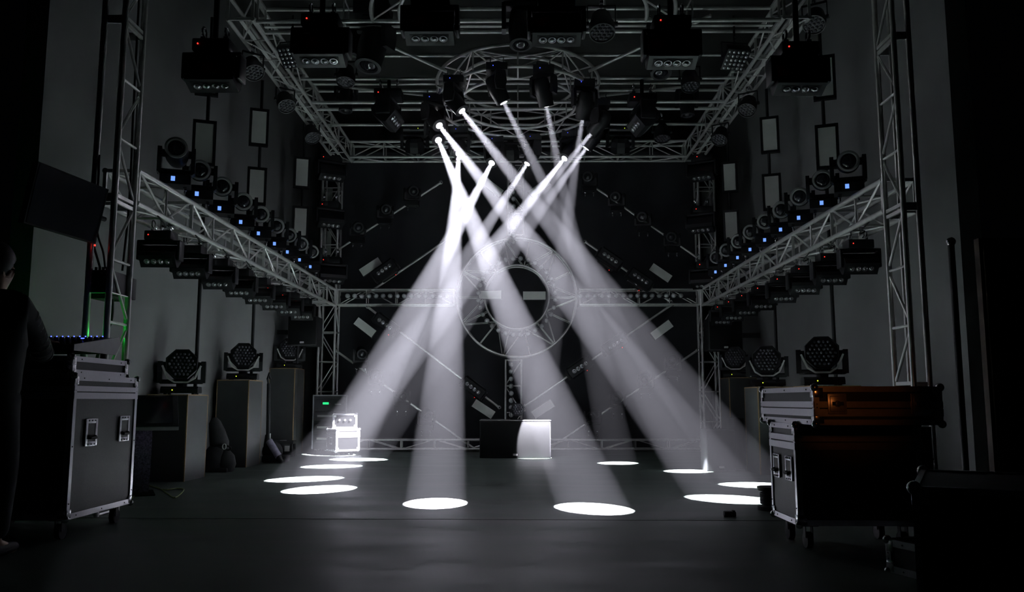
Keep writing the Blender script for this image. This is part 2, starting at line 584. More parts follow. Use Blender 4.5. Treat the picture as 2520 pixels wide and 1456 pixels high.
# suspension arms from ring to roof
for (ax, ay, az), (bx, by, bz), wd in (((-1.08, 11.5, 5.2), (-2.6, 12.1, 5.58), 'rear left'), ((1.08, 11.5, 5.2), (2.6, 12.1, 5.58), 'rear right'),
                                       ((-0.95, 10.7, 5.25), (-2.3, 9.5, 5.45), 'front left'), ((0.95, 10.7, 5.25), (2.3, 9.5, 5.45), 'front right')):
    tag(MB().cyl((ax, ay, az), (bx, by, bz), 0.022, 10).build('stay_pipe', 'alu'), 'silver stay pipe joining the hanging ring to the %s of the roof rig' % wd, 'pipe')


# ------------------------------------------------------------------ lighting fixtures (built standing, base at the origin, lens looks up +Z when untilted)
def clamps(root, w_, m='chrome'):
    for s in (-1, 1):
        c = MB()
        c.box((s * w_, 0, -0.02), (0.035, 0.05, 0.04), bevel=0.005)
        c.tube([(s * w_, 0.036 * math.cos(a), -0.075 + 0.036 * math.sin(a)) for a in [2 * PI * k / 14 for k in range(14)]], 0.008, 6, closed=True)
        c.cyl((s * w_, 0.03, -0.06), (s * w_, 0.075, -0.045), 0.006, 6)
        c.build('clamp', m, root)


def make_bar_head():
    r = empty('bar_light')
    base = MB().box((0, 0, 0.045), (0.26, 0.18, 0.09), bevel=0.012).build('base', 'black', r)
    MB().box((0.06, -0.088, 0.04), (0.09, 0.008, 0.055), bevel=0.002).build('control_panel', 'black2', base)
    MB().sphere((0.085, -0.095, 0.045), 0.0055, 10, 6).build('status_light', 'red', base)
    y = MB()
    y.box((0, 0, 0.105), (0.41, 0.12, 0.03), bevel=0.008)
    for s in (-1, 1):
        y.box((s * 0.19, 0, 0.19), (0.028, 0.14, 0.19), bevel=0.012)
    y.build('yoke', 'black', r)
    prof = [(-0.085, -0.06), (-0.06, -0.105), (0.06, -0.105), (0.095, -0.06), (0.095, 0.05), (0.07, 0.09), (-0.065, 0.09), (-0.085, 0.05)]
    h = MB().prism(prof, -0.168, 0.168)
    h.cyl((-0.18, 0, 0), (0.18, 0, 0), 0.03, 12)
    head = h.build('head', 'black', r, smooth=False, mtx=Matrix.Translation((0, 0, 0.24)))
    MB().box((0, 0, 0.0905), (0.27, 0.075, 0.004)).build('lens_plate', 'rubber', head)
    MB().box((0, 0.096, 0.02), (0.25, 0.004, 0.02)).build('trim_strip', 'greyring', head)
    for k in range(4):
        MB().lathe([(0.029, 0.0), (0.029, 0.006), (0.025, 0.006), (0.022, 0.001), (0.016, 0.010), (0.008, 0.014), (0, 0.015)], 16, Matrix.Translation(((k - 1.5) * 0.0635, 0, 0.092))).build('lens', 'lens', head)
    clamps(r, 0.08)
    r['pivot'], r['reach'] = 0.24, 0.10
    return r


def make_beam_head(name, lensr, lit=False, display=True):
    r = empty(name)
    b = MB().prism([(-0.12, 0), (0.12, 0), (0.105, 0.1), (-0.105, 0.1)], -0.145, 0.145)
    b.box((0, 0, 0.108), (0.15, 0.15, 0.016))
    base = b.build('base', 'black', r, smooth=False)
    if display:
        MB().box((0.0, -0.117, 0.05), (0.15, 0.006, 0.075), Matrix.Rotation(-0.12, 3, 'X')).build('control_panel', 'black2', base)
        MB().box((-0.02, -0.122, 0.052), (0.038, 0.004, 0.048), Matrix.Rotation(-0.12, 3, 'X')).build('display', 'lcd', base)
    elif lit:
        MB().sphere((0.05, -0.121, 0.05), 0.005, 10, 6).build('status_light', 'blue', base)
    y = MB()
    y.box((0, 0, 0.14), (0.33, 0.13, 0.05), bevel=0.012)
    for s in (-1, 1):
        y.prism([(-0.065, 0.13), (0.065, 0.13), (0.085, 0.28), (0.06, 0.39), (-0.06, 0.39), (-0.085, 0.28)], s * 0.158 - 0.02, s * 0.158 + 0.02)
    y.build('yoke', 'black', r, smooth=False)
    if lit:                                  # an open barrel: the lamp sits at its back
        h = MB().lathe([(0, -0.182), (0.07, -0.18), (0.098, -0.15), (0.112, -0.06), (0.118, 0.02), (0.112, 0.09), (0.105, 0.16), (0.104, 0.20), (0.055, 0.205), (0.055, 0.10), (0.06, -0.165), (0, -0.165)], 24)
        for q in (-1, 1):
            h.cyl((q * 0.10, 0, 0), (q * 0.14, 0, 0), 0.04, 12)
    else:
        h = MB().lathe([(0, -0.18), (0.07, -0.18), (0.098, -0.15), (0.112, -0.06), (0.118, 0.02), (0.112, 0.09), (0.105, 0.16), (0.104, 0.20), (0.094, 0.20), (0.09, 0.185), (0, 0.185)], 24)
        h.cyl((-0.14, 0, 0), (0.14, 0, 0), 0.04, 12)
    head = h.build('head', 'black', r, mtx=Matrix.Translation((0, 0, 0.335)))
    if lit:
        MB().lathe([(0.104, 0.199), (0.104, 0.209), (0.05, 0.212), (0.05, 0.199)], 24).build('lens_ring', 'black2', head)
        MB().lathe([(0.030, 0.14), (0.034, 0.209), (0.05, 0.214), (0.05, 0.15)], 24).build('lens', 'hot', head)
    else:
        MB().lathe([(0.106, 0.185), (0.108, 0.208), (lensr + 0.012, 0.212), (lensr, 0.2)], 28).build('lens_ring', 'greyring' if display else 'black2', head)
        MB().lathe([(lensr, 0.19), (lensr * 0.85, 0.205), (lensr * 0.5, 0.218), (0, 0.222)], 24).build('lens', 'glass', head)
    clamps(r, 0.09)
    r['pivot'], r['reach'] = 0.335, 0.212
    return r


def hexgrid(n, p):
    out = []
    for q in range(-n, n + 1):
        for s in range(max(-n, -q - n), min(n, -q + n) + 1):
            out.append((p * (q + s / 2), p * s * math.sqrt(3) / 2))
    return out


def make_wash_head():
    r = empty('wash_light')
    b = MB().prism([(-0.15, 0.015), (0.15, 0.015), (0.15, 0.06), (0.12, 0.09), (-0.12, 0.09), (-0.15, 0.06)], -0.2, 0.2)
    for sx in (-1, 1):
        for sy in (-1, 1):
            b.cyl((sx * 0.15, sy * 0.11, 0.0), (sx * 0.15, sy * 0.11, 0.02), 0.02, 10)
    base = b.build('base', 'black', r, smooth=False)
    MB().box((0.0, -0.153, 0.05), (0.16, 0.006, 0.05)).build('control_panel', 'black2', base)
    MB().sphere((-0.07, -0.158, 0.05), 0.006, 8, 6).build('status_light', 'yellowled', base)
    y = MB()
    y.cyl((0, 0, 0.08), (0, 0, 0.13), 0.06, 16)
    y.box((0, 0, 0.145), (0.47, 0.15, 0.05), bevel=0.015)
    for s in (-1, 1):
        y.prism([(-0.08, 0.13), (0.08, 0.13), (0.09, 0.25), (0.08, 0.375), (-0.08, 0.375), (-0.09, 0.25)], s * 0.23 - 0.025, s * 0.23 + 0.025)
    y.build('yoke', 'black', r, smooth=False)
    ob = [(0.205 * math.sin(a), 0.33 - 0.205 * math.cos(a)) for a in [math.radians(t) for t in (-88, -45, -20, 20, 45, 88)]]
    t = MB()
    for (x0, z0), (x1, z1) in zip(ob, ob[1:]):
        d = Vector((x1 - x0, 0, z1 - z0))
        mid = Vector(((x0 + x1) / 2, -0.085, (z0 + z1) / 2))
        t.box(mid, (d.length + 0.006, 0.05, 0.018), Matrix.Rotation(-math.atan2(d.z, d.x), 3, 'Y'))
    t.build('trim_band', 'palestrip', r, smooth=False)
    h = MB().lathe([(0, -0.15), (0.12, -0.15), (0.17, -0.09), (0.185, 0.0), (0.185, 0.1), (0.176, 0.112), (0.17, 0.10), (0, 0.10)], 8, Matrix.Rotation(PI / 8, 4, 'Z'))
    h.cyl((-0.21, 0, 0), (0.21, 0, 0), 0.04, 12)
    head = h.build('head', 'black', r, smooth=False, mtx=Matrix.Translation((0, 0, 0.33)))
    l = MB()
    for x, y_ in hexgrid(3, 0.044):
        l.lathe([(0.018, 0.1), (0.016, 0.11), (0.009, 0.117), (0, 0.119)], 10, Matrix.Translation((x, y_, 0)))
    l.build('lens_cluster', 'lensgrey', head)
    r['pivot'], r['reach'] = 0.33, 0.12
    return r


def make_par(name='par_can'):
    r = empty(name)
    y = MB()
    y.box((0, 0, 0.0), (0.25, 0.035, 0.012), bevel=0.003)
    for s in (-1, 1):
        y.box((s * 0.122, 0, 0.09), (0.008, 0.035, 0.18), bevel=0.002)
        y.cyl((s * 0.11, 0, 0.16), (s * 0.14, 0, 0.16), 0.022, 10)
    y.build('yoke', 'black', r)
    head = MB().lathe([(0, -0.11), (0.07, -0.11), (0.085, -0.09), (0.10, 0.0), (0.113, 0.02), (0.113, 0.115), (0.104, 0.115), (0.1, 0.10), (0, 0.10)], 24).build('head', 'black', r, mtx=Matrix.Translation((0, 0, 0.16)))
    l = MB()
    for x, y_ in hexgrid(2, 0.042):
        l.lathe([(0.017, 0.1), (0.015, 0.108), (0.008, 0.113), (0, 0.114)], 10, Matrix.Translation((x, y_, 0)))
    l.build('lens_cluster', 'lensgrey', head)
    c = MB()
    c.box((0, 0, -0.025), (0.035, 0.05, 0.045), bevel=0.005)
    c.tube([(0, 0.036 * math.cos(a), -0.08 + 0.036 * math.sin(a)) for a in [2 * PI * k / 14 for k in range(14)]], 0.008, 6, closed=True)
    c.build('clamp', 'chrome', r)
    r['pivot'], r['reach'] = 0.16, 0.115
    return r


def make_matrix():
    r = empty('matrix_blinder')
    y = MB()
    y.box((0, 0, 0.0), (0.46, 0.04, 0.014), bevel=0.003)
    for s in (-1, 1):
        y.box((s * 0.226, 0, 0.13), (0.01, 0.04, 0.26), bevel=0.002)
    y.build('yoke', 'black', r)
    h = MB().box((0, 0, 0), (0.40, 0.40, 0.14), bevel=0.012)
    for k in range(-3, 4):
        h.box((k * 0.05, 0, -0.085), (0.008, 0.3, 0.04))
    h.cyl((-0.23, 0, 0), (0.23, 0, 0), 0.02, 10)
    head = h.build('head', 'black', r, mtx=Matrix.Translation((0, 0, 0.25)))
    l = MB()
    for i in range(5):
        for j in range(5):
            l.lathe([(0.03, 0.068), (0.028, 0.078), (0.016, 0.086), (0, 0.089)], 12, Matrix.Translation(((i - 2) * 0.075, (j - 2) * 0.075, 0)))
    l.build('lens_grid', 'lens', head)
    c = MB()
    c.box((0, 0, -0.025), (0.035, 0.05, 0.045), bevel=0.005)
    c.tube([(0, 0.036 * math.cos(a), -0.08 + 0.036 * math.sin(a)) for a in [2 * PI * k / 14 for k in range(14)]], 0.008, 6, closed=True)
    c.build('clamp', 'chrome', r)
    r['pivot'], r['reach'] = 0.25, 0.09
    return r


PROTO, USED = {}, set()
for key, fn in (('bar', make_bar_head), ('beam', lambda: make_beam_head('moving_head', 0.076)), ('lit', lambda: make_beam_head('lit_beam_head', 0.036, True, False)),
                ('spot', lambda: make_beam_head('spot_head', 0.07, False, False)), ('wash', make_wash_head), ('par', make_par), ('matrix', make_matrix)):
    PROTO[key] = fn()


def aim(root, R, d, pivot):
    dl = R.inverted() @ Vector(d).normalized()
    th = math.acos(max(-1, min(1, dl.z)))
    ph = math.atan2(dl.x, -dl.y) if th > 1e-3 else 0.0
    for c in kids(root):
        s = stem(c)
        if s == 'yoke' or s == 'trim_band':
            c.matrix_local = Matrix.Rotation(ph, 4, 'Z')
        elif s == 'head':
            c.matrix_local = Matrix.Translation((0, 0, pivot)) @ Matrix.Rotation(ph, 4, 'Z') @ Matrix.Rotation(th, 4, 'X')


def fixture(key, d, label, cat, group=None, lens=None, base=None, hung=True, s=1.0, yaw=0.0, up=None):
    """Put a fixture so that its lens is at LENS (or its base at BASE), looking along D."""
    p = PROTO[key]
    piv, reach = p['pivot'], p['reach']
    r = dup(p)
    d = Vector(d).normalized()
    if up is not None:
        R = Vector(up).to_track_quat('Z', 'Y').to_matrix() @ Matrix.Rotation(yaw, 3, 'Z')
    else:
        R = (Matrix.Rotation(PI, 3, 'X') if hung else Matrix.Identity(3))
        R = Matrix.Rotation(yaw, 3, 'Z') @ R
        if hung:
            R = R @ Matrix.Rotation(PI, 3, 'Z')
    upv = R @ Vector((0, 0, 1))
    if base is None:
        base = Vector(lens) - d * reach * s - upv * piv * s
    r.matrix_world = Matrix.Translation(base) @ R.to_4x4() @ Matrix.Scale(s, 4)
    aim(r, R, d, piv)
    USED.add(key)
    tag(r, label, cat, group)
    return r


# beam heads on the hanging ring
for (P, D, dist, wm), (lp, tp, wp, words_) in zip(BEAM_GEO, BEAMS):
    fixture('lit', D, 'lit black head on the hanging ring, ' + words_, 'stage light', 'lit beam heads on the hanging ring', lens=P, hung=True, s=0.92)

# moving heads standing on the side trusses
LY = [8.18, 8.80, 9.48, 10.22, 10.93, 11.66, 12.32, 13.02, 13.70]
for i, Y in enumerate(LY):
    d = Vector((0.33, -0.92, -0.20 if i else 0.05))
    if i > 4:
        d = Vector((0.30, -0.92, -0.22))
    fixture('beam', d, 'black moving head with blue display, %s from the front atop the left side truss' % ORD[i], 'stage light', 'moving heads on the left side truss', base=Vector((-XT, Y, 3.03)), hung=False, s=1.0, yaw=0.35)
RY = [8.52, 9.25, 10.02, 10.72, 11.42, 12.15, 12.85, 13.6, 14.3]
for i, Y in enumerate(RY):
    d = Vector((-0.33, -0.92, -0.20))
    if i > 5:
        d = Vector((-0.30, -0.92, -0.22))
    fixture('beam', d, 'black moving head with blue display, %s from the front atop the right side truss' % ORD[i], 'stage light', 'moving heads on the right side truss', base=Vector((XT, Y, 3.03)), hung=False, s=1.0, yaw=-0.35)
# bar lights under the side trusses
for i, (px, py) in enumerate([(373, 630), (455, 662), (522, 692), (580, 713), (632, 730), (673, 747), (710, 762), (745, 775)]):
    Y = [7.85, 8.62, 9.45, 10.2, 10.95, 11.7, 12.45, 13.2][i]
    P = at(px, py, Y)
    P.x = -3.44
    P.z = 2.21
    fixture('bar', (0.05, -0.75, -0.66), 'black bar light with four lenses, %s from the front under the left side truss' % ORD[i], 'stage light', 'bar lights under the left side truss', lens=P, s=1.0)
for i in range(8):
    Y = [8.35, 9.15, 10.0, 10.85, 11.75, 12.6, 13.4, 14.15][i]
    fixture('bar', (-0.05, -0.75, -0.66), 'black bar light with four lenses, %s from the front under the right side truss' % ORD[i], 'stage light', 'bar lights under the right side truss', lens=Vector((3.46, Y, 2.21)), s=1.0)

# big bar lights hung across the front on drop pipes
for i, (px, py) in enumerate([(520, 214), (787, 152), (1057, 97), (1370, 100), (1655, 157), (1970, 222)]):
    P = at(px, py, 6.75)
    wd = ['leftmost', 'second from left', 'third from left', 'third from right', 'second from right', 'rightmost'][i]
    f = fixture('bar', (0, -0.35, -0.93), 'large black bar light on a drop pipe, %s along the front' % wd, 'stage light', 'bar lights hung along the front', lens=P, s=1.22)
    b = f.matrix_world.translation
    tag(MB().cyl((b.x, b.y, b.z + 0.02), (b.x, b.y, 4.85), 0.024, 12).build('drop_pipe', 'black2'), 'black drop pipe carrying the %s large bar light' % wd, 'pipe', 'drop pipes along the front')

# heads hung from the roof rig
OV = [
    ('spot', (905, 165), 9.42, (-0.12, -0.25, -0.96), 1.45, 'large black spot head hanging left of centre under the front roof truss'),
    ('spot', (1282, 112), 7.75, (0.0, -0.2, -0.98), 1.05, 'black spot head pointing straight down at the middle of the half ring'),
    ('spot', (1627, 182), 9.42, (0.0, -0.3, -0.95), 1.15, 'black spot head hanging below the second large bar light from the right'),
    ('par', (1482, 82), 7.95, (0.0, -0.38, -0.92), 1.15, 'short black wash can with bright lenses hanging right of centre at the front'),
    ('matrix', (714, 143), 9.35, (-0.12, -0.62, -0.77), 0.68, 'square black blinder with a grid of lenses at the left of the front roof truss'),
    ('matrix', (1812, 150), 9.4, (0.10, -0.55, -0.83), 0.72, 'square black blinder with a grid of lenses at the right of the front roof truss'),
    ('par', (850, 203), 10.6, (0.0, -0.28, -0.96), 1.1, 'black wash can facing down left of the hanging ring'),
    ('par', (1700, 215), 10.6, (0.0, -0.30, -0.95), 1.1, 'black wash can facing down right of the hanging ring'),
    ('spot', (850, 275), 12.1, (0.0, -0.1, -0.99), 0.95, 'black spot head hanging from the left part of the middle roof truss'),
    ('spot', (1692, 285), 12.1, (0.0, -0.1, -0.99), 0.95, 'black spot head hanging from the right part of the middle roof truss'),
    ('bar', (975, 300), 11.4, (0.75, -0.1, -0.65), 1.5, 'bar light turned to the right, hanging left of the ring'),
    ('bar', (1562, 312), 11.4, (-0.75, -0.1, -0.65), 1.5, 'bar light turned to the left, hanging right of the ring'),
    ('par', (626, 180), 9.9, (0.35, -0.45, -0.82), 1.1, 'black wash can nearest the front on the left roof truss'),
    ('par', (706, 262), 11.3, (0.35, -0.45, -0.82), 1.1, 'black wash can second from the front on the left roof truss'),
    ('par', (770, 340), 12.8, (0.35, -0.45, -0.82), 1.1, 'black wash can third from the front on the left roof truss'),
    ('par', (2003, 62), 9.3, (-0.3, -0.5, -0.8), 1.15, 'black wash can nearest the front on the right roof truss'),
    ('par', (1838, 272), 11.3, (-0.3, -0.45, -0.82), 1.1, 'black wash can second from the front on the right roof truss'),
    ('par', (1770, 345), 12.8, (-0.3, -0.45, -0.82), 1.1, 'black wash can third from the front on the right roof truss'),
    ('par', (1630, 342), 13.4, (0.0, -0.25, -0.97), 1.2, 'black wash can facing down near the right end of the rear roof truss'),
    ('wash', (1022, 375), 14.8, (0.0, 0.5, -0.86), 1.0, 'bulky black head hanging left of the beams from the rear roof truss'),
    ('wash', (1525, 375), 14.8, (0.0, 0.5, -0.86), 1.0, 'bulky black head hanging right of the beams from the rear roof truss'),
    ('wash', (1256, 392), 14.8, (0.0, 0.5, -0.86), 0.95, 'bulky black head hanging at the middle of the rear roof truss'),
    ('spot', (1145, 352), 13.4, (0.2, -0.5, -0.8), 1.0, 'black spot head behind the ring, left of its middle'),
    ('spot', (1392, 348), 13.4, (-0.2, -0.5, -0.8), 1.0, 'black spot head behind the ring, right of its middle'),
]
for key, (px, py), Y, d, s, lab in OV:
    f = fixture(key, d, lab, 'stage light', None, lens=at(px, py, Y), s=s)
    b = f.matrix_world.translation
    if b.z < ZR - 0.02:
        MB().cyl((0, 0, 0.01), (0, 0, -(ZR - 0.02 - b.z) / s), 0.018, 10).build('drop_stem', 'black2', f)
for Y, wd in ((10.6, 'in front of the hanging ring'), (11.4, 'above the middle of the hanging ring'), (13.4, 'behind the hanging ring')):
    tag(MB().cyl((-XR, Y, ZR), (XR, Y, ZR), 0.022, 12).build('roof_pipe', 'alu'), 'level silver pipe crossing the roof rig %s' % wd, 'pipe')

# wash heads on plinths
for sx, rows in ((-1, [((443, 1185), 0.46, 0.62, 970, 'nearest'), ((605, 1150), 0.44, 0.6, 934, 'middle'), ((715, 1119), 0.43, 0.62, 905, 'farthest')]),
                 (1, [((1800, 1124), 0.45, 0.6, 928, 'farthest'), ((1872, 1168), 0.50, 0.6, 951, 'middle'), ((2010, 1205), 0.5, 0.6, 948, 'nearest')])):
    side = 'left' if sx < 0 else 'right'
    for (px, py), wx, wy, ty, wd in rows:
        c = on_floor(px, py)
        h = at(px, ty, c.y).z
        x0 = c.x - wx if sx < 0 else c.x
        x0 = max(-4.19, min(x0, 4.19 - wx))
        r = empty('plinth', '%s black painted wooden plinth along the %s wall' % (wd, side), 'plinth', 'plinths along the side walls', Matrix.Translation((x0 + wx / 2, c.y + wy / 2, 0)))
        MB().box((0, 0, h / 2 - 0.006), (wx, wy, h - 0.012)).build('body', 'ped', r, smooth=False)
        e = MB()
        t = 0.012
        for a in (-1, 1):
            for b in (-1, 1):
                e.box((a * (wx / 2 - t / 2 + 0.002), b * (wy / 2 - t / 2 + 0.002), h / 2), (t, t, h))
            e.box((a * (wx / 2 - t / 2 + 0.002), 0, h - t / 2), (t, wy, t))
            e.box((0, a * (wy / 2 - t / 2 + 0.002), h - t / 2), (wx, t, t))
        e.build('raw_edge', 'ply', r, smooth=False)
        MB().box((0, 0, h - 0.004), (wx - 0.02, wy - 0.02, 0.008)).build('top_board', 'ped', r, smooth=False)
        d = Vector((-0.28 * sx, -0.93, 0.05 if wd != 'nearest' else 0.12))
        fixture('wash', d, 'black round faced wash head standing on the %s plinth at the %s wall' % (wd, side), 'stage light', 'wash heads on the plinths',
                base=Vector((x0 + wx / 2 - sx * 0.04, c.y + 0.28, h)), hung=False, s=1.02, yaw=-0.2 * sx)


# ------------------------------------------------------------------ back wall: globes, pipes, panels, heads
def make_globe():
    r = empty('globe_lamp')
    MB().lathe([(0, 0.0), (0.036, 0.0), (0.036, 0.035), (0.03, 0.045), (0, 0.045)], 14).build('socket', 'black', r)
    MB().sphere((0, 0, 0.075), 0.043, 18, 12).build('globe', 'globe', r)
    return r


G = make_globe()
gfirst = [True]


def globe(p, label, group):
    m = Matrix.Translation(p) @ Matrix.Rotation(PI / 2, 4, 'X')
    if gfirst[0]:
        G.matrix_world = m
        g = G
        gfirst[0] = False
    else:
        g = dup(G, m)
    tag(g, label, 'lamp', group)


def backing(name, c, size, label):
    return tag(MB().box(c, size, bevel=0.004).build(name, 'black'), label, 'mounting bar')


YG = 14.93
for k in range(15):
    p = at(857 + 17.4 * k, 741, YG)
    p.z = RB.z + 0.01
    globe(p, 'clear globe lamp, %s from the post in the left arm of the back truss' % ORD[k], 'globe lamps in the left arm truss')
for k in range(15):
    p = at(1674 - 17.6 * k, 742, YG)
    p.z = RB.z + 0.01
    globe(p, 'clear globe lamp, %s from the post in the right arm of the back truss' % ORD[k], 'globe lamps in the right arm truss')
for k in range(8):
    p = at(1258, 897 + 17.6 * k, YG)
    globe(p, 'clear globe lamp, %s from the top in the stem below the upright ring' % ORD[k], 'globe lamps in the lower stem')
for k in range(8):
    p = at(1264, 597 - 17.6 * k, YG)
    globe(p, 'clear globe lamp, %s above the upright ring in the upper stem' % ORD[k], 'globe lamps in the upper stem')
for k in range(32):
    a = 2 * PI * (k + 0.5) / 32
    hour = ['top right', 'right side', 'bottom right', 'bottom', 'bottom left', 'left side', 'top left', 'top']
    q = ['upper right', 'lower right', 'lower left', 'upper left'][k // 8]
    p = Vector((RB.x + 0.69 * math.sin(a), YG, RB.z + 0.69 * math.cos(a)))
    globe(p, 'clear globe lamp, %s clockwise in the %s quarter of the upright ring' % (ORD[k % 8], q), 'globe lamps round the upright ring')
for wd, a, b in (('left arm', (-3.2, RB.z), (RB.x - 1.15, RB.z)), ('right arm', (RB.x + 1.15, RB.z), (3.2, RB.z)), ('lower stem', (RB.x - 0.1, 0.25), (RB.x - 0.1, RB.z - 1.15)), ('upper stem', (RB.x - 0.06, RB.z + 1.15), (RB.x - 0.06, 5.2))):
    (ax, az), (bx, bz) = a, b
    backing('lamp_bar', ((ax + bx) / 2, 14.955, (az + bz) / 2), (max(abs(bx - ax), 0.05), 0.04, max(abs(bz - az), 0.05)), 'black mounting bar carrying the globe lamps in the %s' % wd)
tag(MB().tube([(RB.x + 0.69 * math.cos(2 * PI * k / 48), 14.955, RB.z + 0.69 * math.sin(2 * PI * k / 48)) for k in range(48)], 0.02, 8, closed=True).build('lamp_hoop', 'black'), 'black hoop carrying the globe lamps round the upright ring', 'mounting bar')

YP = 15.0
PIPES = [((826, 618), (1085, 449), 'upper outer left'), ((1716, 634), (1458, 457), 'upper outer right'), ((893, 730), (1110, 583), 'upper inner left'), ((1650, 742), (1440, 595), 'upper inner right'),
         ((905, 755), (1228, 1002), 'lower inner left'), ((1655, 748), (1290, 1000), 'lower inner right'), ((826, 862), (1168, 1104), 'lower outer left'), ((1716, 862), (1352, 1102), 'lower outer right')]
for a, b, wd in PIPES:
    A, B = at(*a, YP), at(*b, YP)
    r = empty('slanted_pipe', 'silver slanted pipe, %s of the eight on the back wall' % wd, 'pipe', 'slanted pipes on the back wall')
    MB().cyl(A, B, 0.021, 12).build('pipe', 'alu', r)
    for P in (A, B):
        MB().tube([P + Vector((0.03 * math.cos(t), -0.0, 0.03 * math.sin(t))) for t in [2 * PI * k / 12 for k in range(12)]], 0.01, 6, closed=True).build('coupler', 'chrome', r)

BW = [
    ('spot', (873, 566), 'upper outer left pipe, lowest'), ('spot', (942, 521), 'upper outer left pipe, middle'), ('spot', (1010, 476), 'upper outer left pipe, topmost'),
    ('spot', (1453, 440), 'upper outer right pipe, topmost'), ('spot', (1522, 490), 'upper outer right pipe, second from top'), ('spot', (1588, 540), 'upper outer right pipe, third from top'), ('spot', (1661, 590), 'upper outer right pipe, lowest'),
    ('spot', (882, 880), 'lower outer left pipe, topmost'), ('spot', (918, 935), 'lower outer left pipe, second from top'), ('spot', (984, 985), 'lower outer left pipe, third from top'), ('spot', (1045, 1035), 'lower outer left pipe, lowest'),
    ('spot', (1462, 1035), 'lower outer right pipe, lowest'), ('spot', (1524, 992), 'lower outer right pipe, second from bottom'), ('spot', (1594, 944), 'lower outer right pipe, third from bottom'), ('spot', (1662, 900), 'lower outer right pipe, topmost'),
]
for key, (px, py), wd in BW:
    P = at(px, py, 14.72)
    dx = -0.25 if px > 1275 else 0.25
    fixture('spot', (dx, -0.9, -0.25), 'black spot head on the %s of the back wall' % wd, 'stage light', 'spot heads on the slanted back pipes', base=Vector((P.x, 14.98, P.z - 0.17)), hung=False, s=0.85)
    MB_ = None
BB = [((950, 668), 35, 'upper inner left pipe'), ((1498, 640), -35, 'upper inner right pipe, higher one'), ((1572, 690), -35, 'upper inner right pipe, lower one'), ((952, 800), -37, 'lower inner left pipe, higher one'), ((1165, 955), -37, 'lower inner left pipe, lower one'),
      ((1512, 848), 34, 'lower inner right pipe, higher one'), ((1425, 905), 34, 'lower inner right pipe, lower one')]
for (px, py), ang, wd in BB:
    P = at(px, py, 14.75)
    a = math.radians(ang)
    up = Vector((-math.sin(a), -0.15, math.cos(a)))
    f = fixture('bar', (0, -0.95, -0.3), 'black bar light on the %s on the back wall' % wd, 'stage light', 'bar lights on the slanted back pipes', base=P, s=1.25)
    f.matrix_world = Matrix.Translation(P + Vector((0, 0, 0.0))) @ Matrix.Rotation(-a, 4, 'Y') @ Matrix.Rotation(PI / 2, 4, 'X') @ Matrix.Scale(1.25, 4) @ Matrix.Translation((0, 0, -0.15))
    MB().cyl((0, 0, 0.01), (0, 0, -0.30), 0.02, 10).build('mount_arm', 'black2', f)
    for c in kids(f):
        if stem(c) == 'yoke':
            c.matrix_local = Matrix()
        if stem(c) == 'head':
            c.matrix_local = Matrix.Translation((0, 0, 0.24))

PN = [((912, 656), 34, 'upper left'), ((1626, 671), -35, 'upper right'), ((898, 805), -37, 'lower left'), ((1629, 811), 36, 'lower right'), ((1206, 725), 0, 'left half of the ring'), ((1315, 727), 0, 'right half of the ring'),
      ((1190, 1006), -33, 'left of the lower stem'), ((1336, 1006), 33, 'right of the lower stem'), ((1212, 460), -38, 'left of the upper stem'), ((1328, 462), 38, 'right of the upper stem')]
pp = empty('strobe_panel')
MB().box((0, 0.03, 0), (0.43, 0.05, 0.165), bevel=0.004).build('housing', 'black', pp)
MB().box((0, 0.003, 0), (0.405, 0.01, 0.148)).build('frosted_face', 'panel', pp)
MB().cyl((0, 0.05, 0), (0, 0.61, 0), 0.015, 10).build('mount_arm', 'black2', pp)
for i, ((px, py), ang, wd) in enumerate(PN):
    m = Matrix.Translation(at(px, py, 14.9)) @ Matrix.Rotation(-math.radians(ang), 4, 'Y')
    o = pp if i == 0 else dup(pp)
    o.matrix_world = m
    tag(o, 'pale rectangular strobe panel on the back wall, %s' % wd, 'light panel', 'strobe panels on the back wall')

# boxes clamped on the back posts
for i, (px, py) in enumerate([(815, 412), (812, 528), (815, 664), (1728, 412), (1726, 540), (1735, 676)]):
    sd = 'left' if i < 3 else 'right'
    fixture('bar', (0.25 if i < 3 else -0.25, -0.45, -0.85), 'bulky bar light clamped %s on the back %s post' % (['highest', 'in the middle', 'lowest'][i % 3], sd), 'stage light', 'bar lights on the back posts', base=at(px, py + 6, 14.72) + Vector((0, 0, 0.27)), s=1.35)

